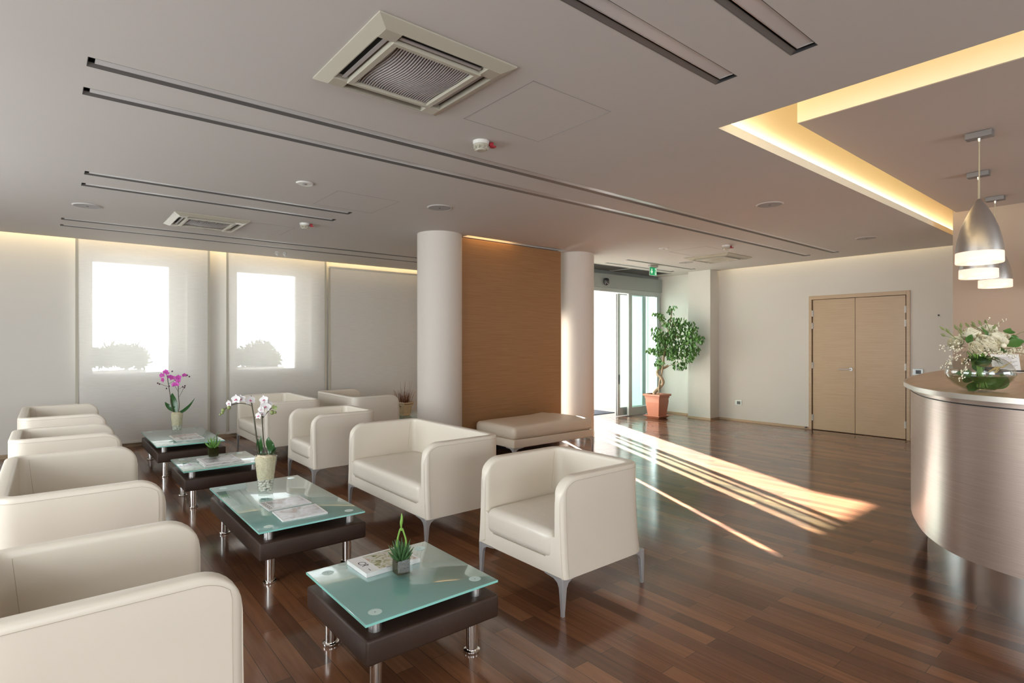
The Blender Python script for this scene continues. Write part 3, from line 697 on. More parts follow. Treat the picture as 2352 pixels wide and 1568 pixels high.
# ================================================================== SEATING
def seat_unit(name, label, cat, W, loc, rz, group, D=0.68):
    """tub seat; local front is +X"""
    root = thing(name, label, cat, loc, rz, group)
    Ht, zb, th = 0.715, 0.195, 0.066
    hw = th/2; X1 = D/2; X0 = -D/2+hw; Y1 = W/2-hw; rc = 0.075
    path = []
    def seg(a, b, n):
        for i in range(n): path.append(Vector(a).lerp(Vector(b), i/n))
    # front of -Y arm -> back -> front of +Y arm
    for t in (0, .004, .012, .024, .04, .06, .08, .10, .12, .14, .16): path.append(Vector((X1-t, -Y1)))
    nseg = 6
    for i in range(1, nseg): path.append(Vector((X1-.16+(X0+rc-X1+.16)*i/nseg, -Y1)))
    for i in range(7):
        a = -pi/2-(pi/2)*i/6; path.append(Vector((X0+rc+rc*cos(a), -Y1+rc+rc*sin(a))))
    ny = max(4, int(W/0.12))
    for i in range(1, ny): path.append(Vector((X0, -Y1+rc+(2*Y1-2*rc)*i/ny)))
    path += [Vector((p.x, -p.y)) for p in reversed(path[:len(path)-(ny-1)])]
    N = len(path); L = [0]
    for i in range(1, N): L.append(L[-1]+(path[i]-path[i-1]).length)
    R = 0.125; vs = []; fs = []; K = 0
    outer_line = []; side_sets = []
    for i, p in enumerate(path):
        t = min(L[i], L[-1]-L[i])
        tg = (path[min(i+1, N-1)]-path[max(i-1, 0)]).normalized(); nrm = Vector((tg.y, -tg.x))   # outward
        if nrm.dot(p) < 0 and abs(nrm.x) < 0.5: nrm = -nrm
        if abs(nrm.x) >= 0.5 and nrm.x > 0: nrm = -nrm
        ht = Ht if t >= R else Ht-R+sqrt(max(0, R*R-(R-t)**2))
        w = hw if t > 0.024 else hw*max(0.55, sqrt(max(0, 1-(1-t/0.024)**2)))
        w = max(w, hw*0.55)
        cap = 0.024
        zs = [zb, zb+0.03, zb+0.12, zb+0.26, (zb+0.26+ht-cap)/2, ht-cap]
        zs[3] = min(zs[3], ht-cap-0.05)
        ring = []
        for z in zs:
            fl = 0.022*max(0, 1-(z-zb)/0.42)**2
            ring.append((p+nrm*(w+fl), z))
        for k in range(1, 9):
            a = pi*k/9; ca, sa = cos(a), sin(a)
            ring.append((p+nrm*(w*math.copysign(abs(ca)**0.55, ca)), ht-cap+cap*sa**0.55))
        for z in (ht-cap, (ht-cap+0.32)/2, 0.30, zb+0.03):
            ring.append((p-nrm*w, min(z, ht-cap)))
        K = len(ring)
        vs += [(q.x, q.y, z) for q, z in ring]
        if t > 0.03: outer_line.append((p.x+nrm.x*(w+0.001), p.y+nrm.y*(w+0.001), ht-cap-0.002))
    for i in range(N-1):
        for j in range(K-1):
            a = i*K+j; fs.append((a, a+1, a+K+1, a+K))
    fs.append(tuple(range(K))); fs.append(tuple((N-1)*K+j for j in range(K-1, -1, -1)))
    m = MB(); m.add(vs, fs)
    # floor of the tub and the front apron with a dished top edge
    m.box(-D/2+0.03, X1-0.03, -W/2+0.03, W/2-0.03, zb, zb+0.09)
    iy = W/2-th+0.006; poly = [(-W/2-0.012, zb), (W/2+0.012, zb), (iy+0.03, 0.40)]
    for k in range(7):
        a = pi/2*k/6; poly.append((iy+0.004-0.07*sin(a), 0.40-0.122*(1-cos(a)) if k else 0.40))
    poly += [(-y, z) for y, z in reversed(poly[3:])]+[(-iy-0.03, 0.40)]
    m.prism(poly, X1-0.035, X1-0.004, 'x')
    m.build('body', 'leather', root, angle=50)
    def down(q):   # the seam runs on down the front edge of the arm
        return [(q[0]+0.006, q[1]+math.copysign(0.0005+0.022*max(0, 1-(z-zb)/0.42)**2, q[1]), z) for z in (zb+0.01, zb+0.08, zb+0.16, zb+0.26, q[2]-0.03)]
    outer_line = down(outer_line[0])+outer_line+list(reversed(down(outer_line[-1])))
    m = MB(); m.tube(outer_line, 0.0009, 5)
    for s in (-1, 1):
        m.tube([(X0+rc*0.62+hw+0.006*k, s*(Y1-hw-0.0005), 0.69-0.06*k) for k in range(5)], 0.0009, 5)
    m.build('seam', 'seam', root)
    # cushion: crowned block with soft corners
    cw = W/2-th-0.003; m = MB(); bm = bmesh.new(); bmesh.ops.create_cube(bm, size=1)
    x0, x1 = -D/2+th, X1+0.004; z0, z1 = 0.276, 0.418
    for v in bm.verts: v.co = Vector(((x0+x1)/2+v.co.x*(x1-x0), v.co.y*2*cw, (z0+z1)/2+v.co.z*(z1-z0)))
    bmesh.ops.bevel(bm, geom=bm.edges[:], offset=0.042, segments=4, profile=0.5, affect='EDGES')
    bmesh.ops.subdivide_edges(bm, edges=[e for e in bm.edges if e.calc_length() > 0.2], cuts=6, use_grid_fill=True)
    for v in bm.verts:
        a = max(0, 1-(v.co.y/cw)**2); b = max(0, 1-((v.co.x-(x0+x1)/2)/((x1-x0)/2))**2)
        if v.co.z > 0.37: v.co.z += 0.016*sqrt(a)*(0.35+0.65*sqrt(b))
        if v.co.x > x1-0.03: v.co.x += 0.012*sqrt(a)
    m.bm(bm); m.build('seat_cushion', 'cushion', root, angle=60)
    # corner legs
    for sx in (-1, 1):
        for sy in (-1, 1):
            m = MB()
            prof = [(0.000, 0.0), (0.014, 0.0), (0.020, 0.05), (0.026, 0.11), (0.030, 0.145), (0.042, 0.168), (0.068, 0.183), (0.14, 0.191), (0.14, 0.197), (-0.004, 0.197), (-0.004, 0.12)]
            t = 0.016
            m.prism([(a, z) for a, z in prof], 0, t, 'y'); n0 = len(m.v)
            m.prism([(a, z) for a, z in prof], 0, t, 'x')
            cx, cy = sx*(D/2-0.004), sy*(W/2+0.006)
            m.v = [(cx-sx*x, cy-sy*y, z) for x, y, z in m.v]
            m.build('leg', 'cast', root, smooth=False)
    return root
CG, SG = 'cream tub armchairs around the coffee tables', 'cream tub sofas around the coffee tables'
AW, SW = 0.71, 1.28
ch = seat_unit('armchair', 'cream leather armchair standing apart in front, facing the succulent table', 'armchair', AW, (2.375, 2.415, 0), pi, CG)
so = seat_unit('sofa', 'cream leather two seat sofa facing the white orchid table, large magazines before it', 'sofa', SW, (2.335, 3.995, 0), pi, SG)
dup(ch, (2.29, 5.73, 0), pi, 'cream leather armchair between the two sofas facing the tables')
dup(so, (2.27, 7.47, 0), pi, 'cream leather sofa by the middle blind, facing the purple orchid table')
dup(so, (3.33, 7.47, 0), 0, 'cream leather sofa seen from behind, its back toward us, beside the twig basket')
dup(ch, (0.130, 2.24, 0), 0, 'cream leather armchair cut off at the bottom corner, closest to the viewer')
dup(so, (0.128, 4.02, 0), 0, 'cream leather sofa behind the closest cut off armchair, second in the left row')
dup(ch, (0.106, 5.72, 0), 0, 'cream leather armchair third in the left row, between two sofas')
dup(so, (0.106, 7.52, 0), 0, 'cream leather sofa last in the left row, nearest the leftmost blind')

# bench
root = thing('bench', 'long backless beige leather bench in front of the wood panel', 'bench', (4.82, 5.355, 0))
a, b = 0.68, 0.385
m = MB(); m.box(-a, a, -b, b, 0.185, 0.283, 0.012, 3); m.build('base_band', 'bench', root)
m = MB(); bm = bmesh.new(); bmesh.ops.create_cube(bm, size=1)
for v in bm.verts: v.co = Vector((v.co.x*2*a, v.co.y*2*b, 0.355+v.co.z*0.145))
bmesh.ops.bevel(bm, geom=bm.edges[:], offset=0.05, segments=4, profile=0.5, affect='EDGES')
bmesh.ops.subdivide_edges(bm, edges=[e for e in bm.edges if e.calc_length() > 0.25], cuts=11, use_grid_fill=True)
for v in bm.verts:
    if v.co.z > 0.37:
        v.co.z += 0.022*sqrt(max(0, 1-(v.co.x/a)**2))*sqrt(max(0, 1-(v.co.y/b)**2))
        dx = v.co.x-0.42; v.co.z += 0.018*math.exp(-(dx/0.16)**2)-0.020*math.exp(-((v.co.x-0.57)/0.05)**2)
m.bm(bm); m.build('cushion', 'bench', root, angle=60)
for sx in (-1, 1):
    for sy in (-1, 1):
        m = MB(); prof = [(0.000, 0.0), (0.014, 0.0), (0.026, 0.11), (0.030, 0.135), (0.045, 0.160), (0.075, 0.175), (0.15, 0.182), (0.15, 0.187), (-0.004, 0.187), (-0.004, 0.12)]
        m.prism(prof, 0, 0.016, 'y'); m.prism(prof, 0, 0.016, 'x'); cx, cy = sx*(a-0.002), sy*(b-0.002)
        m.v = [(cx-sx*x, cy-sy*y, z) for x, y, z in m.v]; m.build('leg', 'cast', root, smooth=False)

# ================================================================== COFFEE TABLES
def coffee_table(name, label, x, y, ly, group):
    lx = 0.645; root = thing(name, label, 'coffee table', (x, y, 0), 0, group); a, b = lx/2, ly/2
    m = MB(); m.box(-a+0.005, a+0.012, -b+0.005, b+0.008, 0.160, 0.264, 0.012, 3); m.build('leather_slab', 'brown', root)
    m = MB().mat(0); m.box(-a, a, -b, b, 0.322, 0.3345, 0.0025, 2)
    m.build('glass_top', 'tabletop', root)
    m = MB(); t = 0.0006
    for q in ((-a-t, a+t, -b-t, -b), (-a-t, a+t, b, b+t), (-a-t, -a, -b, b), (a, a+t, -b, b)): m.box(q[0], q[1], q[2], q[3], 0.3235, 0.333)
    m.build('glass_edge', 'glassedge', root, smooth=False)
    for sx in (-1, 1):
        for sy in (-1, 1):
            px, py = sx*(a-0.075), sy*(b-0.075)
            m = MB(); m.cyl((px, py, 0.262), (px, py, 0.322), 0.0275, n=24); m.build('spacer', 'satin', root)
            m = MB(); m.lathe([(0.003, 0.33458), (0.028, 0.33458), (0.028, 0.3342)], (px, py, 0), n=24); dd = m.build('bonding_disc', 'disc', root, smooth=False)
            m = MB(); m.lathe([(0, 0.33462), (0.003, 0.33462), (0.003, 0.3342)], (px, py, 0), n=10); m.build('centre_dot', 'black', dd, smooth=False)
            qx, qy = sx*(a-0.085), sy*(b-0.085)
            m = MB(); m.lathe([(0.0, 0.162), (0.0265, 0.162), (0.0265, 0.014), (0.0, 0.014)], (qx, qy, 0), n=28); lg = m.build('leg', 'chrome', root)
            m = MB(); m.lathe([(0, 0.016), (0.027, 0.016), (0.037, 0.013), (0.038, 0.004), (0.036, 0.0), (0, 0)], (qx, qy, 0), n=28); m.build('foot', 'chrome', lg)
    return root
TG = 'green glass coffee tables on brown leather slabs'
t1 = coffee_table('coffee_table', 'square glass coffee table nearest, with the tall stalked succulent on it', 1.258, 2.335, 0.645, TG)
t3 = dup(t1, (1.19, 5.69, 0), label='square glass coffee table holding a small succulent on a thick magazine')
t2 = coffee_table('coffee_table', 'long glass coffee table holding the white orchid and two loose magazines', 1.243, 4.015, 1.27, TG)
t4 = dup(t2, (1.18, 7.46, 0), label='long glass coffee table holding the purple orchid')
t5 = dup(t2, (4.17, 7.46, 0), label='long glass coffee table with the twig basket, mostly hidden by the column')
# ================================================================== PLANTS AND TABLE THINGS
TH = radians(39.6)
FW = Vector((sin(TH), cos(TH), 0)); RT = Vector((cos(TH), -sin(TH), 0)); UP = Vector((0, 0, 1))
def off(dx, dz, dep=0.0): return RT*dx+UP*dz+FW*dep
ZT = 0.3352
rnd = random.Random(3)

def petal(m, c, dirv, nrm, ln, wd, cup=0.15, n=5):
    """one broad petal: starts at c, grows along dirv, faces nrm"""
    dirv = Vector(dirv).normalized(); nrm = Vector(nrm).normalized(); side = dirv.cross(nrm).normalized(); nrm = side.cross(dirv).normalized()
    vs = []; fs = []; K = 5
    for i in range(n+1):
        t = i/n; w = wd*sin(pi*min(1, 0.12+0.88*t)**0.85)**0.8 if t < 1 else wd*0.12
        for k in range(K):
            q = -1+2*k/(K-1)
            vs.append(Vector(c)+dirv*(ln*t)+side*(w*q)+nrm*(cup*ln*(t*t*0.5+0.35*q*q*0.6)))
    for i in range(n):
        for k in range(K-1):
            a = i*K+k; fs.append((a, a+1, a+K+1, a+K))
    m.add(vs, fs)

def orchid_flower(parent, pos, face, s, mat, roll=0.0):
    face = Vector(face).normalized(); up = (UP-face*face.dot(UP)).normalized(); rt = up.cross(face)
    m = MB(); m.mat(0)
    for a, l, w in ((90, 1.0, .34), (218, 1.0, .33), (322, 1.0, .33), (165, 1.0, .60), (15, 1.0, .60)):
        r = radians(a)+roll; d = rt*cos(r)+up*sin(r)
        petal(m, pos, d+face*0.08, face, s*l, s*w, 0.12)
    m.mat(1)
    d = -up*cos(roll)+rt*sin(roll)
    petal(m, Vector(pos)+face*s*0.05, d*0.6+face*0.8, face+up*0.3, s*0.5, s*0.22, 0.2)
    m.blob(Vector(pos)+face*s*0.12, s*0.14, sub=1)
    return m.build('flower', [mat, 'lip'], parent)

def glass_vase(parent, r0, r1, h, name='glass_vase'):
    m = MB(); m.lathe([(0, 0), (r0, 0), (r0*1.0, 0.015), (r1, h), (r1-0.004, h), (r0-0.003, 0.03), (0, 0.026)], n=36)
    return m.build(name, 'vase', parent)

def broad_leaf(m, a, b, c, d, wd, side, n=9, fold=0.25):
    path = bez(a, b, c, d, n); ws = [wd*max(0.02, sin(pi*(0.10+0.90*i/n))**0.75) for i in range(n+1)]; ws[-1] = wd*0.03
    m.blade(path, ws, side, fold=fold)

def vase_filling(root, r0, r1, h, zp, stones=True):
    def rad(z): return (r0+(r1-r0)*z/h)-0.006
    m = MB()
    m.lathe([(0, zp), (rad(zp), zp), (rad((zp+h)/2), (zp+h)/2), (rad(h*0.97), h*0.97), (rad(h)*0.7, h*1.04), (0, h*1.03)], n=24)
    for i, v in enumerate(m.v): m.v[i] = (v[0]*rnd.uniform(.97, 1.0), v[1]*rnd.uniform(.97, 1.0), v[2]+rnd.uniform(-.004, .004))
    for k in range(110):
        a = rnd.uniform(0, 2*pi); z = rnd.uniform(zp*0.95, h); r = rad(z)*rnd.uniform(.9, 1.0); da = rnd.uniform(.3, .9)
        m.tube([(r*cos(a+da*q/4), r*sin(a+da*q/4), min(h*1.03, z+rnd.uniform(-.01, .012))) for q in range(5)], 0.0017, 4)
    for k in range(14):
        a = rnd.uniform(0, 2*pi); r = rad(h)*rnd.uniform(.5, 1.05)
        m.tube(spline([(r*cos(a), r*sin(a), h), (r*1.1*cos(a+.4), r*1.1*sin(a+.4), h+rnd.uniform(0, .02)), (r*.9*cos(a+.8), r*.9*sin(a+.8), h+rnd.uniform(-.01, .012))], 3), 0.0014, 4)
    tag(m.build('straw', 'straw', root), kind='stuff')
    m = MB(); z = 0.038
    while z < zp+0.008:
        n = 9
        for k in range(n):
            a = 2*pi*k/n+z*40+rnd.uniform(-.2, .2); pr = rnd.uniform(.010, .0165); r = rad(z)-pr*1.02
            m.blob((r*cos(a), r*sin(a), z+rnd.uniform(-.005, .005)), pr, (1, 1, rnd.uniform(.6, .85)), 2, 0.05)
        for k in range(3):
            a = 2*pi*k/3+z*30; m.blob((rad(z)*.35*cos(a), rad(z)*.35*sin(a), z), 0.016, (1, 1, .8), 1, 0.1)
        z += 0.0165
    tag(m.build('pebbles', 'pebble', root), kind='stuff')

# purple orchid on the far long table
root = thing('potted_orchid', 'purple orchid in a tapered glass vase on the far long glass table', 'orchid', (1.185, 7.78, ZT))
s = 0.00532
def q4(u, v, dep=0.0): return off((u-402)*s, (991-v)*s, dep)
glass_vase(root, 0.052, 0.070, 0.232); vase_filling(root, 0.052, 0.070, 0.232, 0.085)
for pts in ([(394, 948), (388, 925), (384, 905), (379, 880), (375, 862)], [(405, 948), (406, 930), (403, 905), (402, 885), (402, 866)]):
    m = MB(); m.tube(spline([q4(u, v, 0.01*i) for i, (u, v) in enumerate(pts)], 5), 0.0042, 10); st = m.build('stem', 'stem', root)
m = MB()
for pts in ([(381, 888), (370, 885), (358, 880)], [(380, 882), (388, 878), (395, 873)], [(403, 900), (396, 888), (391, 886)], [(404, 912), (411, 900), (416, 888)], [(403, 894), (410, 890), (414, 887)]):
    m.tube(spline([q4(u, v, 0.02) for u, v in pts], 4), 0.0022, 5)
m.build('side_stem', 'stem', root)
for (u, v) in ((356, 880), (360, 882), (396, 873), (391, 886), (382, 887), (376, 892), (413, 888), (418, 886), (417, 890), (428, 865), (423, 862), (389, 853)):
    m = MB(); m.blob(q4(u, v, 0.02), 0.0095, (1, 1, 1.2), 1, .05); m.build('bud', 'darkbud', root)
for (u, v, k, dx) in ((366, 862, .034, -.4), (375, 854, .034, .1), (368, 873, .036, -.5), (384, 866, .032, .5), (390, 868, .034, .6), (386, 857, .024, .4), (375, 862, .03, 0), (399, 882, .034, -.2), (405, 874, .034, .1), (411, 866, .034, .5), (416, 862, .028, .6), (406, 882, .032, .3), (402, 868, .026, 0)):
    orchid_flower(root, q4(u, v, rnd.uniform(-.05, .03)), -FW+RT*dx+UP*rnd.uniform(-.1, .35), k, 'magenta', rnd.uniform(-.4, .4))
for (a, b, c_, d, w, sd) in (((400, 946), (394, 930), (386, 915), (392, 902), .042, RT), ((393, 942), (385, 935), (377, 935), (375, 922), .030, RT*.8+UP*.5), ((402, 946), (396, 944), (392, 940), (395, 932), .026, RT), ((407, 948), (420, 944), (432, 930), (443, 913), .026, UP*.6-RT*.5+FW*.6), ((404, 947), (418, 943), (426, 932), (436, 924), .018, UP*.7-RT*.4-FW*.5)):
    m = MB(); broad_leaf(m, q4(*a), q4(*b, .02), q4(*c_, .03), q4(*d, .0), w, sd); m.build('leaf', 'orchid_leaf', root)

# white orchid on the near long table
root = thing('potted_orchid', 'white orchid in a tall glass vase with white pebbles, on the near long glass table', 'orchid', (1.19, 4.20, ZT))
s = 0.00313
def q2(u, v, dep=0.0): return off((u-606)*s, (1135-v)*s, dep)
glass_vase(root, 0.050, 0.077, 0.272); vase_filling(root, 0.050, 0.077, 0.272, 0.112)
m = MB(); m.tube(spline([q2(u, v) for u, v in ((591, 1046), (585, 1005), (580, 965), (575, 935), (572, 910))], 6), [0.0055]*12+[0.0045]*13, 10); m.build('stem', 'stem', root)
m = MB(); m.tube(spline([q2(u, v, -.02) for u, v in ((613, 1043), (605, 1020), (602, 985), (601, 957), (603, 945))], 6), 0.0048, 10); m.build('stem', 'stem', root)
m = MB(); m.tube(spline([q2(u, v, d) for u, v, d in ((575, 934, 0), (566, 930, 0), (549, 927, -.01), (536, 929, -.02), (524, 935, -.03), (514, 943, -.03), (507, 952, -.03))], 4), 0.0032, 6); m.build('side_stem', 'stem', root)
m = MB(); m.tube(spline([q2(u, v, -.02) for u, v in ((602, 960), (612, 948), (622, 938), (630, 934))], 4), 0.003, 6); m.build('side_stem', 'stem', root)
for (u, v, k, dx) in ((528, 927, .034, -.3), (547, 917, .045, -.1), (556, 917, .040, .15), (577, 919, .043, .5), (572, 922, .034, -.5), (607, 919, .043, -.1), (612, 934, .046, .15), (603, 940, .038, -.3), (598, 954, .036, -.3), (614, 927, .036, .4), (604, 950, .03, .3)):
    orchid_flower(root, q2(u, v, rnd.uniform(-.06, -.01)), -FW+RT*dx*1.6+UP*rnd.uniform(-.1, .35), k*.84, 'whitepetal', rnd.uniform(-.3, .3))
for (u, v, r) in ((527, 936, .013), (514, 942, .013), (512, 948, .010), (507, 952, .007), (625, 947, .014), (632, 947, .009)):
    m = MB(); m.blob(q2(u, v, -.03), r, (1, 1, 1.2), 2, .03); m.build('bud', 'bud', root)
m = MB()
for dx in (-.4, .5, .1): petal(m, q2(629, 940, -.03), UP*.6+RT*(.4+dx), -FW, .032, .014, .3)
m.build('bud', 'bud', root)
for (a, b, c_, d, w, sd) in (((614, 1044), (622, 1030), (610, 1018), (613, 1004), .030, RT), ((592, 1044), (596, 1030), (594, 1018), (596, 1001), .014, RT), ((588, 1044), (592, 1030), (587, 1018), (590, 1008), .013, RT*.6+FW), ((618, 1046), (624, 1040), (626, 1032), (630, 1030), .018, RT*.4+FW), ((610, 1044), (600, 1040), (594, 1040), (588, 1046), .016, RT*.3+FW), ((620, 1046), (626, 1040), (622, 1026), (624, 1018), .012, RT), ((596, 1044), (590, 1030), (596, 1026), (600, 1030), .010, RT)):
    m = MB(); broad_leaf(m, q2(*a), q2(*b, .02), q2(*c_, -.02), q2(*d, .0), w, sd); m.build('leaf', 'orchid_leaf', root)
m = MB()
for k in range(10):
    a = rnd.uniform(-.5, .5); m.tube(spline([q2(614, 1044), q2(628+rnd.uniform(-4, 6), 1040+rnd.uniform(-6, 6), a*.03), q2(634+rnd.uniform(-6, 8), 1044+rnd.uniform(-14, 10), a*.06)], 4), 0.0012, 4)
m.build('air_root', 'stem', root)

def succulent(label, loc, side, spikes, light, tall):
    root = thing('potted_succulent', label, 'succulent', loc); h = side/2
    m = MB(); t = 0.004
    m.box(-h, h, -h, h, 0, 0.011, 0.002); m.box(-h, -h+t, -h, h, 0.011, side*1.12); m.box(h-t, h, -h, h, 0.011, side*1.12); m.box(-h+t, h-t, -h, -h+t, 0.011, side*1.12); m.box(-h+t, h-t, h-t, h, 0.011, side*1.12)
    m.build('glass_cube', 'vase', root, smooth=False)
    m = MB(); m.box(-h+t+.001, h-t-.001, -h+t+.001, h-t-.001, 0.012, side*1.0, 0.008, 2)
    for k in range(26): m.blob((rnd.uniform(-h*.8, h*.8), rnd.uniform(-h*.8, h*.8), side*1.0), 0.008, (1.2, 1.2, .8), 1, .2)
    m.build('moss', 'moss', root)
    for k in range(spikes):
        q = k/spikes; a = k*2.39996; lean = 0.12+0.85*q; ln = side*(1.15-0.30*q)*rnd.uniform(.85, 1.2)
        b = Vector((cos(a)*h*.45*q, sin(a)*h*.45*q, side*0.98)); d = Vector((cos(a)*sin(lean), sin(a)*sin(lean), cos(lean)))
        e = b+d*ln+UP*ln*.12; mid = b+d*ln*.55
        m = MB(); m.tube([b, b.lerp(mid, .5), mid, mid.lerp(e, .6), e], [.0045, .0062, .0052, .003, .0006], 6)
        m.build('leaf', light, root)
    if tall:
        for dx, bend in ((-.012, -.010), (.014, .016)):
            m = MB(); m.tube(spline([off(dx*.5, side), off(dx+bend*.6, side+.075), off(dx*.4+bend*.2, side+.135), off(.004 if dx > 0 else 0, side+.145)], 6), [.0045]*9+[.004]*9+[.0035], 7); m.build('flower_stalk', 'stalk', root)
        m = MB(); m.tube(spline([off(.001, side+.135), off(.000, side+.165), off(.003, side+.19), off(.002, side+.215)], 5), [.0045, .004, .004, .004, .005, .006, .0068, .007, .007, .0065, .006, .0055, .0045, .003, .002, .001], 7); m.build('flower_spike', 'stalk', root)
    return root
succulent('dark green spiky succulent with tall flower stalk in a glass cube, on the nearest table', (1.262, 2.335, ZT), 0.074, 34, 'aloe', True)
m_small = succulent('small bright green succulent in a glass cube on the far square table', (1.165, 5.74, ZT+0.022), 0.088, 24, 'aloe_light', False)
m = MB(); m.tube(spline([(0.02, 0, .09), (.03, -.01, .16), (.025, -.02, .21), (.045, -.03, .235)], 5), 0.0035, 6); m.build('flower_stalk', 'aloe', m_small)

def magazine(label, cx, cy, rz, w, d, t, cover, z=ZT, group=None, strip=0.24, title=None, two=False):
    root = thing('magazine', label, 'magazine', (cx, cy, z), rz, group)
    m = MB(); m.box(-w/2+.002, w/2-.002, -d/2+.002, d/2-.001, .0008, t-.0008); m.build('pages', 'paper', root, smooth=False)
    m = MB().mat(0); m.box(-w/2, w/2, -d/2, d/2, t-.0009, t, 0); m.box(-w/2, w/2, -d/2, d/2, 0, .0009, 0); m.box(-w/2, w/2, -d/2, -d/2+.0012, .0009, t-.0009)
    cv = m.build('cover', 'paper', root, smooth=False)
    if strip >= 0:
        m = MB(); m.box(-w/2+w*strip, w/2-.012, -d/2+.014, d/2-.014, t, t+.0003); m.build('cover_picture', cover, cv, smooth=False)
    if title: title(cv, w, d, t)
    return root
def text_on(parent, s, size, x, y, z, rz, mat='ink'):
    c = bpy.data.curves.new('title', 'FONT'); c.body = s; c.size = size; c.extrude = 0.0001; c.shear = 0.25; c.align_x = 'CENTER'; c.align_y = 'CENTER'
    tmp = bpy.data.objects.new('title', c); COL.objects.link(tmp); dg = bpy.context.evaluated_depsgraph_get()
    me = bpy.data.meshes.new_from_object(tmp.evaluated_get(dg)); bpy.data.objects.remove(tmp); me.materials.clear(); me.materials.append(M[mat])
    o = bpy.data.objects.new('title', me); COL.objects.link(o); o.parent = parent; o.location = (x, y, z); o.rotation_euler = (0, 0, rz)
    return o
def bars(parent, rects, z, mat='ink', name='small_print'):
    m = MB()
    for x0, x1, y0, y1 in rects: m.box(x0, x1, y0, y1, z, z+.0002)
    m.build(name, mat, parent, smooth=False)
def title_near(cv, w, d, t):
    text_on(cv, 'CR', 0.050, -w/2+.036, .010, t+.0003, pi/2*0-pi/2)
    bars(cv, [(-w/2+.030, -w/2+.034, -.085, -.062), (-w/2+.105, -w/2+.165, -d/2+.005, -d/2+.010)], t+.0002)
MG = 'magazines on the coffee tables'
magazine('thick white magazine with garden cover beside the tall stalked succulent', 1.265, 2.52, 0.02, 0.285, 0.215, 0.020, 'mag_a', group=MG, strip=.26, title=title_near)
def title_side(cv, w, d, t):
    for k in range(5):
        y = -d/2+.03+k*.036
        bars(cv, [(-w/2+.012, -w/2+.030, y, y+.006), (-w/2+.012, -w/2+.016, y, y+.024), (-w/2+.026, -w/2+.030, y+.01, y+.024)], t+.0002)
magazine('magazine with dark lettering on its edge, nearer the white orchid vase', 1.22, 3.865, 0.03, 0.275, 0.215, 0.009, 'mag_b', group=MG, strip=.15, title=title_side)
magazine('magazine with pale sky cover, nearer the corner of the long table', 1.225, 3.595, -0.03, 0.275, 0.235, 0.010, 'mag_b', group=MG, strip=.02)
magazine('thick grey magazine lying under the small bright succulent', 1.195, 5.53+.02, 0.02, 0.32, 0.245, 0.010, 'mag_c', group=MG, strip=.05)
magazine('slimmer magazine on top of the thick one, holding the small succulent', 1.19, 5.64, 0.03, 0.30, 0.30, 0.011, 'mag_b', z=ZT+.0105, group=MG, strip=.08)
magazine('white magazine with grey picture on the far long table, farther from the orchid', 1.205, 7.155, 0.02, 0.275, 0.205, 0.010, 'mag_c', group=MG, strip=.2)
magazine('magazine with pinkish cover on the far long table, closer to the purple orchid', 1.20, 7.385, 0.03, 0.275, 0.21, 0.010, 'mag_d', group=MG, strip=.06)

# basket of twigs
root = thing('twig_basket', 'pale wooden basket filled with brown dry twigs, beside the round column', 'basket', (4.06, 7.42, ZT), 0.25)
m = MB()
for k in range(4):
    for j in range(5):
        x = -.062+.031*j; R4 = Matrix.Rotation(k*pi/2, 4, 'Z')
        v0 = [(x-.014, -.066, .035), (x+.014, -.066, .035), (x*1.12+.015, -.078, .155), (x*1.12-.015, -.078, .155)]
        m.add([R4 @ Vector(p) for p in v0]+[R4 @ Vector((p[0], p[1]+.006, p[2])) for p in v0], [(0, 1, 2, 3), (7, 6, 5, 4), (0, 4, 5, 1), (1, 5, 6, 2), (2, 6, 7, 3), (3, 7, 4, 0)])
m.box(-.062, .062, -.062, .062, .0, .04, .004)
m.build('slatted_body', 'basket', root, smooth=False)
m = MB()
for (z, r) in ((.150, .096), (.178, .100)):
    m.box(-r, r, -r, -r+.014, z, z+.020, .003); m.box(-r, r, r-.014, r, z, z+.020, .003); m.box(-r, -r+.014, -r, r, z+.006, z+.026, .003); m.box(r-.014, r, -r, r, z+.006, z+.026, .003)
m.build('rim', 'basket', root, smooth=False)
m = MB()
for k in range(170):
    a = rnd.uniform(0, 2*pi); r = .07*sqrt(rnd.random()); lean = rnd.uniform(.05, .34)*(.4+r/.07); L_ = rnd.uniform(.14, .30) if k > 5 else .42
    b = Vector((r*cos(a), r*sin(a), .10)); d = Vector((cos(a)*lean+rnd.gauss(0, .06), sin(a)*lean+rnd.gauss(0, .06), 1)).normalized()
    m.tube([b, b+d*L_*.6, b+d*L_+Vector((rnd.gauss(0, .01), rnd.gauss(0, .01), 0))], [.0028, .002, .0008], 4)
tag(m.build('twigs', 'twig', root), kind='stuff')
magazine('open grey magazine on the far table beside the twig basket', 3.93, 7.72, 0.1, 0.27, 0.2, 0.012, 'mag_c', group=MG, strip=.1)

# ficus
root = thing('potted_ficus', 'twisted trunk fig tree in a square terracotta pot beside the entrance', 'tree', (8.80, 6.36, 0))
def sqring(m, lev):
    R_ = []
    for h, z in lev: R_.append([(-h, -h, z), (h, -h, z), (h, h, z), (-h, h, z)])
    for A, B in zip(R_, R_[1:]):
        for i in range(4): j = (i+1) % 4; m.quad(A[i], A[j], B[j], B[i])
    return R_
m = MB(); R_ = sqring(m, [(.118, .028), (.150, .30), (.150, .375), (.160, .378), (.162, .415), (.180, .417), (.186, .425), (.186, .450), (.180, .456), (.160, .456), (.156, .40), (.15, .385)]); m.quad(*R_[0]); m.quad(*R_[-1]); m.build('pot', 'terracotta', root, smooth=False)
m = MB(); R_ = sqring(m, [(.115, .0), (.120, .004), (.165, .045), (.178, .047), (.178, .056), (.160, .056), (.118, .026)]); m.quad(*R_[0]); m.quad(*R_[-1]); m.build('saucer', 'terracotta', root, smooth=False)
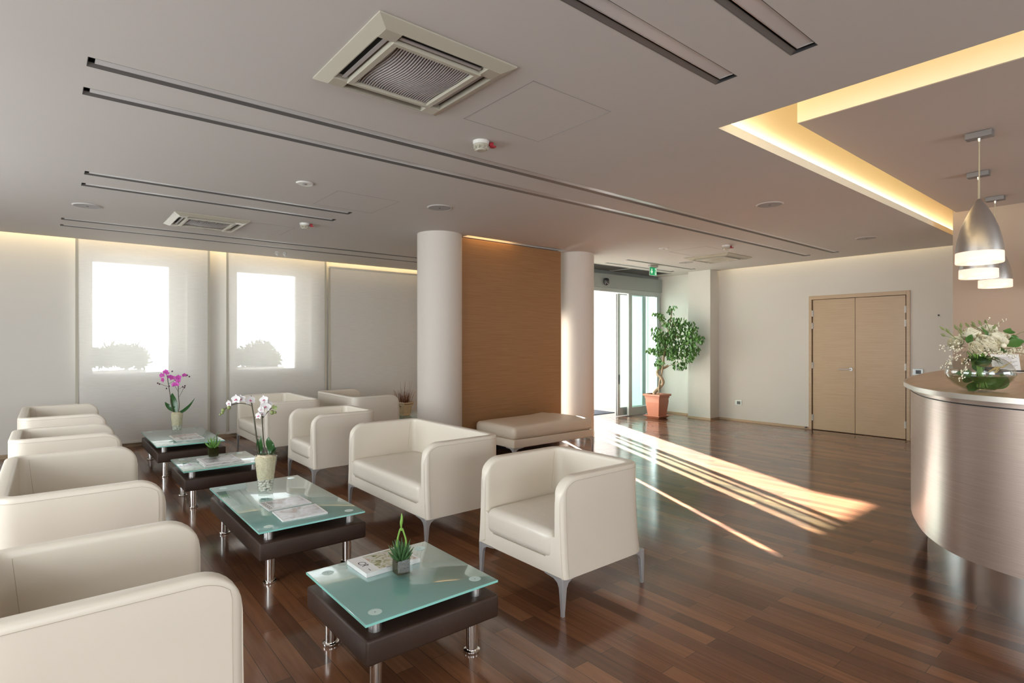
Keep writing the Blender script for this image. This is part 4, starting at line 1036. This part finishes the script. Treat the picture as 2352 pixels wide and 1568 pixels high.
m = MB(); m.box(-.15, .15, -.15, .15, .39, .41); m.build('soil', 'soil', root)
s = 0.00808; BX = 1511
def qf(u, v, dep=0.0): return off((u-BX)*s, (962-v)*s, dep)
tr = spline([qf(1505, 912), qf(1506, 903, .02), qf(1514, 896, .05), qf(1522, 886, .02), qf(1524, 878, -.03), qf(1519, 868, -.05), qf(1512, 861, -.01), qf(1514, 853, .04), qf(1522, 848, .05), qf(1530, 845, .03), qf(1537, 840, 0)], 6)
m = MB(); n = len(tr); m.tube(tr, [.034-.012*i/n for i in range(n)], 10); m.build('twisted_trunk', 'bark', root)
tr2 = spline([qf(1513, 912, -.03), qf(1517, 880, .01), qf(1523, 850, .0), qf(1527, 815, 0), qf(1534, 785, 0), qf(1539, 750, 0), qf(1544, 725, 0), qf(1546, 708, 0)], 6)
m = MB(); n = len(tr2); m.tube(tr2, [.010+.010*math.exp(-((i/n-.45)/.3)**2) for i in range(n)], 8)
for pts in ([(1534, 785), (1548, 775, -.1), (1565, 772, -.2), (1580, 772, -.25)], [(1537, 760), (1530, 745), (1520, 728), (1506, 718)], [(1528, 815), (1515, 805), (1502, 802), (1490, 803)], [(1530, 843), (1545, 838, -.05), (1558, 832, -.1)], [(1539, 750), (1550, 745, -.05), (1562, 748, -.1)], [(1530, 800), (1520, 785), (1512, 770)], [(1532, 795), (1550, 795, -.1), (1572, 800, -.15)], [(1529, 830), (1520, 830), (1510, 838)]):
    m.tube(spline([qf(*p) for p in pts], 4), [.008-.005*i/(4*(len(pts)-1)) for i in range(4*(len(pts)-1)+1)], 6)
m.build('branches', 'bark', root)
m = MB()
CL = [(1508, 762, 12, 15, 70), (1515, 775, 14, 12, 60), (1527, 792, 16, 20, 130), (1546, 745, 14, 18, 100), (1560, 738, 10, 10, 55), (1555, 768, 17, 18, 140), (1574, 752, 12, 14, 90), (1580, 772, 10, 14, 80), (1592, 778, 8, 9, 40), (1565, 796, 18, 16, 150), (1545, 812, 14, 14, 100), (1572, 818, 12, 12, 90), (1558, 838, 12, 10, 75), (1512, 805, 14, 10, 70), (1497, 803, 10, 6, 30), (1515, 834, 8, 12, 36), (1507, 835, 5, 5, 14), (1541, 712, 5, 9, 26), (1545, 703, 4, 3, 8), (1508, 720, 10, 5, 24), (1520, 728, 8, 7, 30), (1530, 740, 7, 7, 26), (1540, 790, 18, 22, 120), (1530, 770, 10, 14, 50), (1583, 800, 8, 12, 50)]
for (u, v, ru, rv, n) in CL:
    for k in range(n):
        a = rnd.uniform(0, 2*pi); r = sqrt(rnd.random())
        uu = u+ru*r*cos(a); vv = v+rv*r*sin(a)
        dep = rnd.uniform(-.22, .12)-(.009*max(0, uu-1550))
        if uu < 1530: dep = rnd.uniform(-.16, .08)
        p = qf(uu, vv, dep); ln = rnd.uniform(.05, .075)
        d = Vector((rnd.gauss(0, .5), rnd.gauss(0, .5), -1.0+rnd.gauss(0, .35))).normalized(); sd = d.cross(Vector((rnd.gauss(0, 1), rnd.gauss(0, 1), rnd.gauss(0, .4))))
        m.blade([p, p+d*ln*.35, p+d*ln*.75+Vector((d.x, d.y, 0))*ln*.05, p+d*ln], [.003, .016, .013, .001], sd, fold=.3)
tag(m.build('foliage', 'leaf', root), kind='stuff')

# wall sockets
def socket(label, y, z, h=.09, w=.125):
    root = thing('wall_socket', label, 'socket', (9.6, y, z))
    m = MB(); m.box(-.011, 0, -w/2, w/2, -h/2, h/2, .003); m.build('cover_plate', 'alu', root, smooth=False)
    m = MB(); m.box(-.0135, -.010, -w*.30, w*.22, -h*.30, h*.30, .002); ins = m.build('insert', 'black', root, smooth=False)
    m = MB(); m.lathe([(0, 0), (.016, 0), (.016, .002), (0, .002)], n=16); m.v = [(-.0135-z_, x, y_) for x, y_, z_ in m.v]; m.build('contact_face', 'darkmetal', ins)
socket('low grey wall socket between the pier and the oak door', 5.176, .330)
socket('grey wall plate partly hidden just behind the reception counter', 2.465, .995)
m = MB(); m.lathe([(0, 0), (.012, 0), (.010, .008), (0, .01)], n=14); m.v = [(9.6-z_, 2.225+x, 1.80+y_) for x, y_, z_ in m.v]
tag(m.build('wall_button', 'darkmetal'), 'tiny dark button high on the wall right of the oak door', 'button')
# ================================================================== RECEPTION
def offset_path(P, d):
    r = []
    for i, p in enumerate(P):
        t = (P[min(i+1, len(P)-1)]-P[max(i-1, 0)]); t = Vector((t.x, t.y, 0)).normalized(); n = Vector((t.y, -t.x, 0)); r.append(p+n*d)
    return r
ctl = [(7.20, 1.50), (6.8, 1.495), (6.2, 1.47), (5.5, 1.40), (5.0, 1.315), (4.665, 1.241), (4.366, 1.138), (4.045, .99), (3.797, .788), (3.668, .51), (3.61, .18), (3.60, -.2), (3.64, -.7), (3.75, -1.3), (3.95, -2.0)]
OUT = spline([(x, y, 0) for x, y in ctl], 8)
# outward = away from the work area: test the sign
sgn = 1 if offset_path(OUT, .1)[60].x < OUT[60].x else -1
def opath(d): return offset_path(OUT, d*sgn)
ictl = [(7.20, .92), (6.8, .915), (6.3, .90), (5.56, .83), (5.06, .70), (4.75, .42), (4.64, .10), (4.62, -.3), (4.66, -.8), (4.78, -1.4), (4.98, -2.0)]
INN = spline([(x, y, 0) for x, y in ictl], 8)
desk = thing('reception_counter', 'curved wood reception counter with pale top and steel plinth', 'counter', (0, 0, 0))
def wall_strip(P, z0, z1, Q=None):
    vs = []; fs = []; n = len(P)
    for p in P: vs.append((p.x, p.y, z0))
    for p in (Q or P): vs.append((p.x, p.y, z1))
    for i in range(n-1): fs.append((i, i+1, n+i+1, n+i))
    return vs, fs
def slab(name, mat, A, B, z0, z1, parent, smooth=True):
    """closed ribbon between two open paths of any length"""
    def res(P, n):
        L = [0]
        for i in range(1, len(P)): L.append(L[-1]+(P[i]-P[i-1]).length)
        r = []; j = 0
        for k in range(n):
            t = L[-1]*k/(n-1)
            while j < len(L)-2 and L[j+1] < t: j += 1
            q = (t-L[j])/max(1e-9, L[j+1]-L[j]); r.append(P[j].lerp(P[j+1], min(1, q)))
        return r
    n = 140; A = res(A, n); B = res(B, n); vs = []
    for z in (z0, z1):
        vs += [(p.x, p.y, z) for p in A]+[(p.x, p.y, z) for p in B]
    fs = []; o = 2*n
    for i in range(n-1):
        fs += [(i, i+1, n+i+1, n+i), (o+i, o+n+i, o+n+i+1, o+i+1), (i, o+i, o+i+1, i+1), (n+i, n+i+1, o+n+i+1, o+n+i)]
    fs += [(0, n, o+n, o), (n-1, o+n-1, o+2*n-1, 2*n-1)]
    m = MB(); m.add(vs, fs); return m.build(name, mat, parent, smooth=smooth, angle=40)
slab('front_panel', 'counter', OUT, opath(-.03), .26, 1.085, desk)
slab('shadow_gap', 'dark', opath(-.006), opath(-.03), 1.085, 1.092, desk)
slab('upper_band', 'counter', OUT, opath(-.03), 1.092, 1.119, desk)
slab('plinth', 'steel', opath(-.095), opath(-.14), 0, .262, desk)
slab('counter_edge', 'edge', opath(.042), opath(.03), 1.119, 1.147, desk)
slab('counter_top', 'counter_top', opath(.031), INN, 1.1195, 1.1472, desk)
slab('inner_panel', 'counter_top', INN, offset_path(INN, .02*sgn), .02, 1.12, desk)
slab('underside', 'dark', opath(-.03), opath(-.14), .258, .266, desk)
slab('work_desk', 'counter_top', offset_path(INN, -.0*sgn), offset_path(INN, -.5*sgn), .71, .74, desk)

cab = thing('back_cabinet', 'wood cabinet against the beige wall behind the reception counter', 'cabinet', (7.50, -.6, 0))
m = MB(); m.box(-.22, .22, -1.9, 1.80, 0, 1.36, .003); m.build('body', 'counter_top', cab, smooth=False)
m = MB(); m.box(-.24, .225, -1.92, 1.82, 1.36, 1.385, .003); m.build('cabinet_top', 'counter_top', cab, smooth=False)
for k in range(4):
    m = MB(); m.box(-.236, -.22, -1.88+.915*k, -1.88+.915*k+.90, .06, 1.34, .002); dr = m.build('door', 'counter_top', cab, smooth=False)
    m = MB(); m.tube([(-.236, -1.88+.915*k+.06, 1.0), (-.26, -1.88+.915*k+.06, 1.0), (-.26, -1.88+.915*k+.06, 1.14), (-.236, -1.88+.915*k+.06, 1.14)], .005, 8); m.build('handle', 'satin', dr)

root = thing('paper_stand', 'white printed sheet standing in a holder behind the flower bowl', 'paper holder', (6.66, 1.04, 1.1475), radians(-52))
m = MB(); m.box(-.11, .11, -.001, .001, .0, .165); m.v = [(x, y+z*.22, z) for x, y, z in m.v]; m.build('printed_sheet', 'paper', root, smooth=False)
m = MB(); m.box(-.115, .115, -.04, .06, 0, .006, .002); m.build('stand_base', 'white', root, smooth=False)
m = MB()
for k in range(9): m.box(-.09, .09-.02*(k % 3), -.0022, -.0012, .135-.012*k, .139-.012*k)
m.v = [(x, y+z*.22, z) for x, y, z in m.v]; m.build('print_lines', 'greyplastic', root, smooth=False)
root = thing('desk_phone', 'black desk phone on the counter behind the flower bowl', 'phone', (6.16, 1.02, 1.1475), radians(-52))
m = MB(); m.prism([(-.09, 0), (.09, 0), (.09, .045), (-.09, .018)], -.085, .085, 'x'); m.build('base', 'black', root, smooth=False)
m = MB(); m.box(-.083, -.033, -.10, .10, .045, .068, .012, 3); m.build('handset', 'black', root)
m = MB(); m.box(.0, .07, -.06, .02, .03, .036); m.v = [(x, y, z+(y+.06)*.12) for x, y, z in m.v]; m.build('keypad', 'darkmetal', root, smooth=False)
m = MB(); m.tube(spline([(.05, .085, .02), (.14, .05, .03), (.24, -.03, .03), (.36, -.16, .012)], 8), .006, 7); m.build('cord', 'black', root)

# flower bowl
root = thing('flower_bowl', 'round clear glass bowl of cream roses and white sprays on the reception counter', 'flower arrangement', (4.02, .745, 1.1475))
s = 0.002455
def qb(u, v, dep=0.0): return off((u-2247)*s, (897-v)*s, dep)
prof = [(0, .004), (.055, .004), (.075, .010), (.115, .034), (.146, .066), (.158, .095), (.153, .125), (.135, .155), (.108, .178), (.088, .188)]
m = MB(); m.lathe([(0, .001), (.055, .001)]+prof[1:]+[(.086, .190), (.084, .187)]+[(r_-.004, z_+.002) for r_, z_ in reversed(prof[2:-1])]+[(0, .006)], n=48); m.build('glass_bowl', 'bowl', root)
m = MB(); m.lathe([(0, .007), (.054, .007), (.069, .0135), (.108, .0375), (.139, .069), (.1505, .088), (0, .088)], n=48); m.build('water', 'water', root)
m = MB()
for k in range(26):
    a = rnd.uniform(0, 2*pi); r0 = rnd.uniform(.0, .05); r1 = rnd.uniform(.0, .055)
    m.tube([(r0*cos(a)+.02, r0*sin(a), .012), (.3*r0*cos(a)+.01, .3*r0*sin(a), .10), (r1*cos(a+2), r1*sin(a+2), .22)], .0032, 5)
m.build('stems', 'stalk', root)
for (pts, w, sd) in (([(2240, 868), (2222, 868), (2206, 866), (2203, 854)], .030, UP), ([(2262, 872), (2240, 866), (2228, 872), (2222, 876)], .026, UP+FW), ([(2250, 890), (2234, 890), (2226, 884), (2238, 872)], .034, RT), ([(2258, 892), (2275, 884), (2262, 872), (2268, 858)], .040, RT), ([(2270, 888), (2290, 884), (2300, 872), (2302, 858)], .036, UP+FW), ([(2245, 860), (2225, 858), (2212, 852), (2200, 858)], .028, UP+FW*.5), ([(2280, 866), (2268, 862), (2240, 868), (2225, 862)], .022, UP*.4+FW), ([(2262, 850), (2250, 842), (2240, 836), (2232, 828)], .03, RT)):
    m = MB(); p = [qb(u, v, rnd.uniform(-.05, .03)) for u, v in pts]; broad_leaf(m, *p, w, sd, fold=.15); m.build('leaf', 'leaf', root)
m = MB(); m.blob(qb(2252, 828), .044, (1.15, 1.1, .8), 2, .12); m.build('foliage_core', 'orchid_leaf', root)
def rose(pos, r, axis):
    axis = Vector(axis).normalized(); m = MB(); t1 = axis.cross(Vector((.3, .5, .8))).normalized(); t2 = axis.cross(t1)
    for layer in range(5):
        q = layer/4; n = 3+layer; op = .15+.75*q
        for k in range(n):
            a = 2*pi*k/n+layer*.9+rnd.uniform(-.2, .2); d = t1*cos(a)+t2*sin(a); sd = t1*(-sin(a))+t2*cos(a)
            vs = []; fs = []; wd = r*(.55+.35*q)
            for i in range(6):
                t = i/5
                for j in range(5):
                    w = -1+j/2
                    rad = r*(.10+.82*q)*sin(min(1, t*1.1)*pi/2)+r*.10*q*max(0, t-.7)*3
                    hh = -r*.75+r*(1.55-.45*q)*t-r*.16*w*w*(1 if t > .5 else .3)+r*.05*sin(7*a+3*w)
                    x = w*wd*sin(pi*(.15+.55*t))
                    vs.append(Vector(pos)+d*(rad*(1-.22*w*w)) + sd*x + axis*hh)
            for i in range(5):
                for j in range(4): a_ = i*5+j; fs.append((a_, a_+1, a_+6, a_+5))
            m.add(vs, fs)
    m.blob(Vector(pos)-axis*r*.3, r*.42, sub=2)
    return m.build('rose', 'rose', root, angle=80)
for (u, v, r, dep, ax) in ((2218, 767, .046, -.02, (-.3, .1, .8)), (2236, 789, .052, -.09, (-.35, -.6, .7)), (2270, 777, .050, -.05, (.1, -.5, .9)), (2186, 787, .036, -.02, (-.8, 0, .5)), (2204, 798, .034, -.10, (-.6, -.6, .35)), (2282, 757, .042, .05, (.3, .1, .9)), (2315, 777, .030, .02, (.8, -.4, .5))):
    rose(qb(u, v, dep), r, ax)
m = MB(); m.blob(qb(2259, 793, -.12), .014, sub=2); m.build('bud', 'rose', root)
for (pts, w, sd) in (([(2210, 790), (2204, 782), (2203, 776), (2206, 768)], .022, RT), ([(2252, 775), (2246, 765), (2240, 758), (2238, 750)], .018, RT+FW*.5), ([(2275, 762), (2290, 766), (2296, 758), (2301, 758)], .020, UP+FW), ([(2285, 790), (2300, 790), (2312, 784), (2320, 784)], .026, UP+FW*.4), ([(2246, 794), (2238, 798), (2250, 796), (2240, 800)], .014, RT), ([(2300, 782), (2304, 776), (2306, 772), (2308, 768)], .022, RT), ([(2278, 792), (2284, 788), (2290, 782), (2286, 776)], .012, RT), ([(2258, 806), (2270, 806), (2282, 802), (2290, 800)], .024, UP+FW)):
    m = MB(); p = [qb(u, v, -.06+rnd.uniform(-.03, .03)) for u, v in pts]; broad_leaf(m, *p, w, sd, fold=.2); m.build('leaf', 'leaf', root)
for k in range(16):
    a = 2*pi*k/16+rnd.uniform(-.2, .2); c_ = qb(2250, 826); d = Vector((cos(a), sin(a), 0)); r = rnd.uniform(.05, .085)
    m = MB(); broad_leaf(m, c_+UP*rnd.uniform(-.03, .01), c_+d*r*.4+UP*.01, c_+d*r*.9+UP*rnd.uniform(-.01, .03), c_+d*r*1.25+UP*rnd.uniform(-.04, .02), .022, Vector((-d.y, d.x, rnd.uniform(-.5, .5))), fold=.2); m.build('leaf', 'leaf', root)
# bud stems
for (u0, v0, u1, v1) in ((2195, 788, 2158, 757), (2192, 790, 2170, 763), (2196, 785, 2152, 771), (2200, 780, 2188, 756), (2196, 778, 2184, 752), (2240, 765, 2237, 747), (2252, 765, 2251, 745), (2246, 762, 2245, 750), (2222, 760, 2220, 750), (2260, 760, 2270, 741), (2318, 770, 2330, 761), (2205, 775, 2195, 762), (2256, 770, 2262, 755)):
    m = MB(); a = qb(u0, v0, -.03); b = qb(u1, v1, -.02+rnd.uniform(-.05, .05)); m.tube([a, a.lerp(b, .5)+Vector((0, 0, .004)), b], .0018, 5)
    d = (b-a).normalized(); m.tube([b-d*.004, b+d*.006, b+d*.016, b+d*.03], [.002, .007, .006, .001], 7); m.build('bud_stem', 'bud', root)
# sprays of tiny flowers
def spray(pts, n, spread):
    m = MB().mat(0); P = spline([qb(u, v, d) for u, v, d in pts], 6); m.tube(P, .0013, 4); m.mat(1)
    for k in range(n):
        t = .25+.75*rnd.random(); p = P[min(len(P)-1, int(t*(len(P)-1)))]+Vector((rnd.gauss(0, spread), rnd.gauss(0, spread), rnd.gauss(0, spread)))
        m.blob(p, rnd.uniform(.0022, .0042), (1, 1, 1.4), 1, .25)
    m.build('spray', ['drytwig', 'rose'], root)
for pts, n, sp in (([(2200, 797, -.05), (2170, 793, -.08), (2145, 793, -.1), (2124, 800, -.1)], 26, .008), ([(2195, 805, -.06), (2165, 820, -.1), (2145, 830, -.1), (2136, 840, -.1)], 22, .007), ([(2195, 806, -.07), (2178, 825, -.12), (2168, 850, -.13), (2160, 866, -.13)], 34, .008), ([(2192, 806, -.05), (2172, 815, -.06), (2155, 830, -.05), (2144, 848, -.05)], 8, .006), ([(2260, 770, .0), (2268, 750, .02), (2275, 738, .03), (2281, 729, .03)], 10, .004), ([(2280, 765, .0), (2292, 750, .02), (2303, 740, .02), (2317, 732, .02)], 12, .004), ([(2270, 800, -.08), (2295, 800, -.06), (2315, 798, -.04), (2342, 802, -.03)], 60, .012), ([(2265, 806, -.08), (2285, 808, -.08), (2300, 808, -.06), (2330, 812, -.05)], 60, .013), ([(2225, 800, -.12), (2235, 806, -.13), (2245, 808, -.13), (2260, 806, -.12)], 40, .010), ([(2205, 806, -.1), (2212, 808, -.11), (2222, 806, -.12), (2235, 804, -.12)], 40, .011), ([(2190, 795, -.06), (2176, 800, -.08), (2165, 803, -.08), (2150, 798, -.08)], 26, .008)):
    spray(pts, n, sp)
m = MB()
for k in range(4): m.tube(spline([qb(2232, 852, -.10), qb(2240+k, 846-2*k, -.12), qb(2258, 838+k, -.12), qb(2280+k, 832-k, -.10)], 6), .0016, 4)
for k in range(3): m.tube(spline([qb(2252, 840, -.11), qb(2240, 846+k*2, -.13), qb(2233+k*2, 853, -.13), qb(2246, 850, -.12), qb(2254, 842, -.11)], 5), .0014, 4)
m.build('raffia_bow', 'raffia', root)

# pendants
def pendant(x, y, label):
    root = thing('pendant_lamp', label, 'lamp', (x, y, UH), radians(0), 'brushed metal pendant lamps over the counter')
    m = MB(); m.box(-.045, .045, -.085, .085, -.048, 0, .004); m.build('canopy', 'canopy', root, smooth=False)
    m = MB(); m.cyl((0, 0, -.048), (0, 0, -.075), .010, .006, 12); m.build('cord_grip', 'satin', root)
    m = MB(); m.cyl((0, 0, -.07), (0, 0, -.54), .0045, n=8); m.build('cord', 'cable', root)
    prof = [(.006, -.528), (.012, -.532), (.020, -.545), (.052, -.60), (.090, -.68), (.120, -.765), (.142, -.855), (.151, -.925), (.153, -.955), (.149, -.955), (.140, -.86), (.115, -.76), (.085, -.68), (.048, -.60), (.006, -.545)]
    m = MB(); m.lathe(prof, n=48); sh = m.build('shade', 'satin', root)
    for k in range(3):
        for q in (0, pi):
            m = MB(); a0 = radians(-150)+q
            m.tube([(.1525*cos(a0+.045*j), .1525*sin(a0+.045*j), -.905-.012*k) for j in range(7)], .002, 5); m.build('vent_slot', 'white', sh)
    m = MB(); m.lathe([(.150, -.955), (.153, -.958), (.154, -1.035), (.150, -1.042), (.135, -1.043), (0, -1.043)], n=48); m.build('glass_ring', 'lampglass', root)
    k_ = 0.862
    for o in root.children_recursive:
        for v in o.data.vertices: v.co *= k_
    return root
p1 = pendant(4.915, .912, 'brushed metal pendant lamp hanging nearest over the counter')
dup(p1, (6.06, 1.13, UH), label='brushed metal pendant lamp in the middle, mostly hidden by the nearest lamp')
dup(p1, (7.21, 1.215, UH), label='brushed metal pendant lamp farthest along, closest to the beige wall')
for (x, y) in ((4.915, .912), (6.06, 1.13), (7.21, 1.215)):
    l = bpy.data.lights.new('lamp_bulb', 'POINT'); l.energy = 1.5; l.color = (1, .72, .5); l.shadow_soft_size = .08
    o = bpy.data.objects.new('lamp_bulb', l); COL.objects.link(o); o.location = (x, y, UH-.945)

# ================================================================== LIGHT, WORLD, CAMERA
sun = bpy.data.lights.new('sun', 'SUN'); sun.energy = 120; sun.color = (1.0, .95, .90); sun.angle = radians(.5)
so_ = bpy.data.objects.new('sun', sun); COL.objects.link(so_)
el = radians(21.5); hd = Vector((-.443, -.8965, 0)).normalized(); dv = Vector((hd.x*cos(el), hd.y*cos(el), -sin(el)))
so_.rotation_euler = dv.to_track_quat('-Z', 'Y').to_euler(); so_.location = (12, 18, 6)

W = bpy.data.worlds.new('sky'); SC.world = W; W.use_nodes = True; nt = W.node_tree; nt.nodes.clear()
bg = nt.nodes.new('ShaderNodeBackground'); wo = nt.nodes.new('ShaderNodeOutputWorld')
bg.inputs[0].default_value = (.90, .96, 1.0, 1); bg.inputs[1].default_value = 8.8
nt.links.new(bg.outputs[0], wo.inputs[0])
# sky portals at the openings help the daylight converge
def portal(cx, cy, cz, sx, sy, rot):
    l = bpy.data.lights.new('sky_portal', 'AREA'); l.shape = 'RECTANGLE'; l.size = sx; l.size_y = sy; l.cycles.is_portal = True
    o = bpy.data.objects.new('sky_portal', l); COL.objects.link(o); o.location = (cx, cy, cz); o.rotation_euler = rot
for a, b in ((-2.0, 1.0), (4.0, 7.0)): portal((a+b)/2, YB-.02, 1.5, b-a, 1.8, (radians(90), 0, 0))
for a, b in ((-3.0, -1.4), (.7, 2.7)): portal(XL-.02, (a+b)/2, 1.55, 2.1, b-a, (0, radians(-90), 0))
portal(XL-.02, 5.15, 1.55, 2.1, 3.1, (0, radians(-90), 0))
for a, b in ((.36, 1.53), (2.14, 3.32)): portal((a+b)/2, 9.53, 1.78, b-a, 1.62, (radians(-90), 0, 0))
portal(7.95, 7.04, 1.2, 3.2, 2.4, (radians(-90), 0, 0))

cam = bpy.data.cameras.new('camera'); co = bpy.data.objects.new('camera', cam); COL.objects.link(co)
co.location = (0, 0, 1.42); co.rotation_euler = (radians(90), 0, -TH)
cam.sensor_fit = 'HORIZONTAL'; cam.sensor_width = 36; cam.lens = 1284/2352*36; cam.shift_y = 2/2352; cam.clip_start = .05; cam.clip_end = 200
SC.camera = co
SC.view_settings.view_transform = 'Standard'; SC.view_settings.look = 'None'; SC.view_settings.gamma = 1.0
SC.view_settings.exposure = 0.0; SC.view_settings.use_curve_mapping = False
SC.cycles.max_bounces = 10; SC.cycles.diffuse_bounces = 5; SC.cycles.glossy_bounces = 5; SC.cycles.transparent_max_bounces = 16
SC.cycles.sample_clamp_indirect = 6.0; SC.cycles.caustics_reflective = False; SC.cycles.caustics_refractive = False
